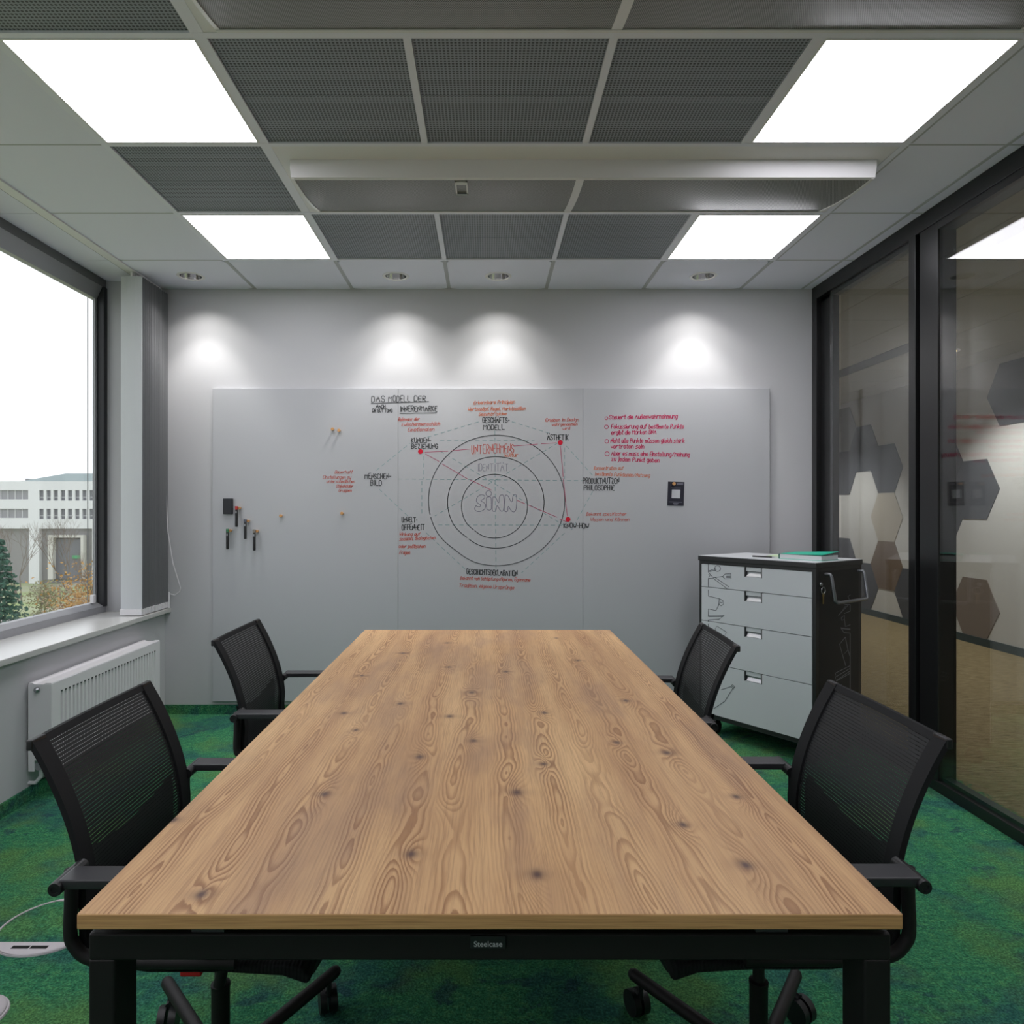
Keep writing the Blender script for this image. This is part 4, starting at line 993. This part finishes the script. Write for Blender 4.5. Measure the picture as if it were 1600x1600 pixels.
MB().tube([(0, 0, 0.004), (0.115, 0.0, 0.004)], 0.004, 8).build('barrel', BLACKPLASTIC, pn, smooth=True); MB().tube([(0.115, 0, 0.004), (0.13, 0, 0.003)], 0.004, 8, r2=0.0012).build('tip', STEEL, pn, smooth=True)

# ------------------------------------------------------------------ floor box and floor cap
fb = thing('floor_box', 'round floor socket box with pale rim and carpet lid left of the near chair', 'floor box', (-1.37, 2.195, 0.0))
R = 0.157; PALE = mat('pale_grey_plastic', (196, 190, 194), 0.5)
MB().lathe([(R-0.007, 0.001), (R-0.006, 0.004), (R-0.001, 0.004), (R, 0.0)], seg=64, cap=False).build('rim', PALE, fb, smooth=True)
def seg(a0, a1, z):
    n = 24; return [((R-0.004)*math.cos(a0+(a1-a0)*i/n), (R-0.004)*math.sin(a0+(a1-a0)*i/n)) for i in range(n+1)]
c0 = math.acos(0.089/(R-0.004))
MB().prism(seg(-PI/2-c0, -PI/2+c0, 0), 'z', 0.0, 0.004).build('outlet_flap', PALE, fb)
c1 = math.acos(0.135/(R-0.004)); MB().prism(seg(PI/2-c1, PI/2+c1, 0), 'z', 0.0, 0.0038).build('hinge_flap', PALE, fb)
for (a, b_) in ((-0.052, 0.0), (0.004, 0.055)):
    box('cable_slot', VOID, (a, b_, -0.121, -0.107, 0.0035, 0.0046), fb)
a1_ = -PI/2+c0; a2_ = PI/2-c1
n = 16; poly = [((R-0.008)*math.cos(a1_+(a2_-a1_)*i/n), (R-0.008)*math.sin(a1_+(a2_-a1_)*i/n)) for i in range(n+1)]; poly += [(-a, b_) for (a, b_) in reversed(poly)]
MB().prism(poly, 'z', 0.0, 0.0025).build('carpet_lid', CARPET, fb)
fc = thing('floor_socket', 'pale round floor socket lid at the lower left edge of the picture', 'floor socket', (-1.333, 1.80, 0.0))
MB().lathe([(0.075, 0.0), (0.075, 0.008), (0.068, 0.014), (0.0, 0.016)], seg=36).build('lid', PALE, fc, smooth=True)
MB().lathe([(0.075, 0.0), (0.082, 0.0), (0.080, 0.004), (0.075, 0.005)], seg=36, cap=False).build('collar', PALE, fc, smooth=True)

# ------------------------------------------------------------------ outside: park and office building
GZ = -8.0
gm, t, b = nodemat('winter_lawn', 0.95); c = t.coord(); n1 = t.noise(c, 0.12, 5); n2 = t.noise(c, 2.5, 4)
col = t.ramp(n1, [(0.35, lin((150, 168, 110))), (0.5, lin((164, 172, 132))), (0.62, lin((176, 172, 158)))])
t.l.new(t.mix(t.math('MULTIPLY', n2, 0.4), col, L((120, 130, 90))), b.inputs['Base Color'])
gr = box('ground', gm, (-220, -4, -60, 220, GZ-0.5, GZ)); struct(gr, 'pale winter lawn of the park outside the window', 'ground')
pth = MB().prism([(-80, 60), (-20, 55), (-20, 57.5), (-80, 62.5)], 'z', GZ, GZ+0.05).build('park_path', mat('path_gravel', (196, 192, 188), 0.9)); struct(pth, 'pale footpath crossing the park', 'path')
# building: local frame, x along facade, built around facade distance
def fp(px_, py_, Y=88.0): return ((px_-VX)*Y/F, CAMZ+(VY-py_)*Y/F)
BYD = 88.0
bdl = thing('office_building', 'white three-storey office building with rows of windows and a grey-green hipped roof', 'building', (0, BYD, 0))
BW = mat('white_render_facade', (226, 227, 229), 0.8); BGL = mat('dark_office_glazing', (122, 122, 128), 0.25); BRC = mat('grey_stone_recess', (150, 148, 148), 0.8); BROOF = mat('green_grey_roof', (138, 152, 152), 0.7); BFR = mat('pale_portal', (214, 212, 206), 0.8)
def fbx(px0, px1, py0, py1, y0, y1, name, m, par=bdl, mb=None):
    x0, z1 = fp(px0, py0); x1, z0 = fp(px1, py1)
    if mb is not None: mb.box(x0, x1, y0, y1, z0, z1); return None
    return box(name, m, (x0, x1, y0, y1, z0, z1), par)
# facade as wall strips around the openings
wins = [(61+11.2*i, 68+11.2*i) for i in range(8)]
mb = MB()
def ws(a, b_, c_, d_): fbx(a, b_, c_, d_, 0, 0.6, '', None, None, mb)
ws(-320, 230, 752, 766); ws(-320, 230, 782, 795); ws(-320, 230, 811, 826)
ws(-320, -120, 766, 782); ws(44, 61, 766, 782); ws(44, 61, 795, 811)
for i, (a, b_) in enumerate(wins):
    nx = wins[i+1][0] if i < 7 else 230
    ws(b_, nx, 766, 782); ws(b_, nx, 795, 811)
ws(144, 230, 826, 925); ws(45, 61, 826, 925); ws(-320, -200, 826, 925)
mb.build('facade', BW, bdl)
fbx(-320, 230, 753, 930, 0.6, 12, 'building_body', BRC)
for (a, b_) in wins:
    for (c_, d_) in ((766, 782), (795, 811)):
        w_ = fbx(a, b_, c_, d_, 0.25, 0.6, 'window', BGL); fbx(a, b_, d_-5.4, d_-4.8, 0.18, 0.26, 'transom', BW, w_)
for i in range(14):
    a = 33-11.2*i
    for (c_, d_) in ((766, 780), (795, 809)):
        w_ = fbx(a+0.6, a+10.8, c_, d_, 0.25, 0.6, 'window', mat('striped_glazing', (150, 150, 154), 0.3)); fbx(a, a+0.7, c_, d_, 0.15, 0.6, 'window_post', BW, w_)
fbx(-320, 44, 780.2, 782, 0.0, 0.6, 'ledge', BW); fbx(-320, 44, 809.2, 811, 0.0, 0.6, 'ledge', BW)
# entrance portal
fbx(77, 85, 836, 905, -0.3, 0.5, 'portal', BFR); fbx(85, 128, 836, 840, -0.3, 0.5, 'portal', BFR); fbx(128, 132, 836, 905, -0.3, 0.5, 'portal', BFR)
fbx(85, 128, 842, 905, 0.3, 0.62, 'entrance_glazing', BGL); fbx(112, 125, 868, 873, 0.1, 0.3, 'entrance_sign', mat('green_sign', (90, 170, 120), 0.6))
# hipped roof
x0, zb = fp(28, 752); x1, _ = fp(330, 752); xr0, zr = fp(58, 736); xr1, _ = fp(300, 738)
mb = MB(); mb.v += [(x0, 0.3, zb), (x1, 0.3, zb), (x1, 11.5, zb), (x0, 11.5, zb), (xr0, 6, zr), (xr1, 6, zr)]
mb.f += [(0, 1, 5, 4), (1, 2, 5), (2, 3, 4, 5), (3, 0, 4), (3, 2, 1, 0)]; mb.build('hipped_roof', BROOF, bdl)
fbx(15, 22, 746, 752, 3, 5, 'roof_vent', BRC)

# trees and shrubs
def leaf_cloud(mb, n, fn, s):
    for _ in range(n):
        p = Vector(fn()); a = Vector((random.uniform(-1, 1), random.uniform(-1, 1), random.uniform(-1, 1))).normalized()*s
        b_ = a.orthogonal().normalized()*s*0.6; k = len(mb.v); mb.v += [tuple(p-a), tuple(p+b_), tuple(p+a), tuple(p-b_)]; mb.f.append((k, k+1, k+2, k+3))
BARK = mat('grey_bark', (128, 116, 108), 0.9)
def bare(x, y, h, label, leaf=None, n=900, spread=0.4, s=0.10, name='bare_tree', cat_='tree'):
    t_ = thing(name, label, cat_, (x, y, GZ), 0)
    br = MB()
    def grow(p, d, ln, r, lv):
        q = p+d*ln; br.tube([p, q], r, 5, cap=False, r2=r*0.6)
        if lv == 0: return
        for _ in range(3 if lv > 1 else 4):
            dd = (d+Vector((random.uniform(-1, 1), random.uniform(-1, 1), random.uniform(-0.2, 0.7)))*spread*1.6).normalized(); grow(q, dd, ln*random.uniform(0.62, 0.85), r*0.55, lv-1)
    for _ in range(3): grow(Vector((random.uniform(-.3, .3), random.uniform(-.3, .3), 0)), Vector((random.uniform(-spread, spread), random.uniform(-spread, spread), 1)).normalized(), h*0.36, h*0.010, 4)
    br.build('branches', BARK, t_, fixn=False)
    if leaf:
        lf_ = MB(); leaf_cloud(lf_, n, lambda: (random.gauss(0, h*0.22), random.gauss(0, h*0.22), h*min(1.0, abs(random.gauss(0.45, 0.25)))), s)
        tag(lf_.build('foliage', leaf, t_, fixn=False), kind='stuff')
    return t_
ORL = mat('ochre_leaves', (180, 142, 88), 0.9); GRN = mat('fir_needles', (64, 100, 84), 0.9); OLV = mat('dull_olive_leaves', (150, 146, 110), 0.9); RUS = mat('russet_leaves', (176, 152, 128), 0.9)
def at(px_, Y): return ((px_-VX)*Y/F, Y)
# fir
fx, fy = at(-2, 56); ft = thing('fir_tree', 'dark green fir tree at the left edge of the window view', 'tree', (fx, fy, GZ))
MB().tube([(0, 0, 0), (0, 0, 7.2)], 0.18, 8, r2=0.05).build('trunk', BARK, ft)
lf_ = MB()
for i in range(13):
    z = 0.7+6.6*i/13; rr = 1.75*(1-i/14)+0.1
    def fn(z=z, rr=rr):
        a = random.uniform(0, 2*PI); q = rr*math.sqrt(random.random())*(1+0.25*math.sin(a*5+z*3)); return (q*math.cos(a), q*math.sin(a), z-0.28*q+random.uniform(-.15, .15))
    leaf_cloud(lf_, 260, fn, 0.16)
tag(lf_.build('needles', GRN, ft, fixn=False), kind='stuff')
x, y = at(30, 70); bare(x, y, 7.6, 'bare grey tree between the fir and the entrance')
x, y = at(104, 80); bare(x, y, 7.4, 'bare spreading tree in front of the entrance portal')
x, y = at(146, 50); bare(x, y, 5.6, 'tall ochre-leaved shrub at the window frame', ORL, 1500, 0.22, 0.12, 'ochre_shrub', 'shrub')
x, y = at(112, 54); bare(x, y, 3.6, 'low russet shrub left of the tall ochre one', RUS, 900, 0.5, 0.11, 'russet_shrub', 'shrub')
x, y = at(70, 62); bare(x, y, 3.0, 'low tangled olive shrub in the middle of the park', OLV, 800, 0.5, 0.11, 'olive_shrub', 'shrub')
x, y = at(52, 50); bare(x, y, 1.7, 'small dark rounded bush by the path', mat('dark_bush', (104, 104, 100), 0.9), 700, 0.4, 0.08, 'small_bush', 'shrub')
x, y = at(106, 44); bare(x, y, 1.6, 'low straw-coloured shrub nearest the building', OLV, 800, 0.6, 0.09, 'straw_shrub', 'shrub')
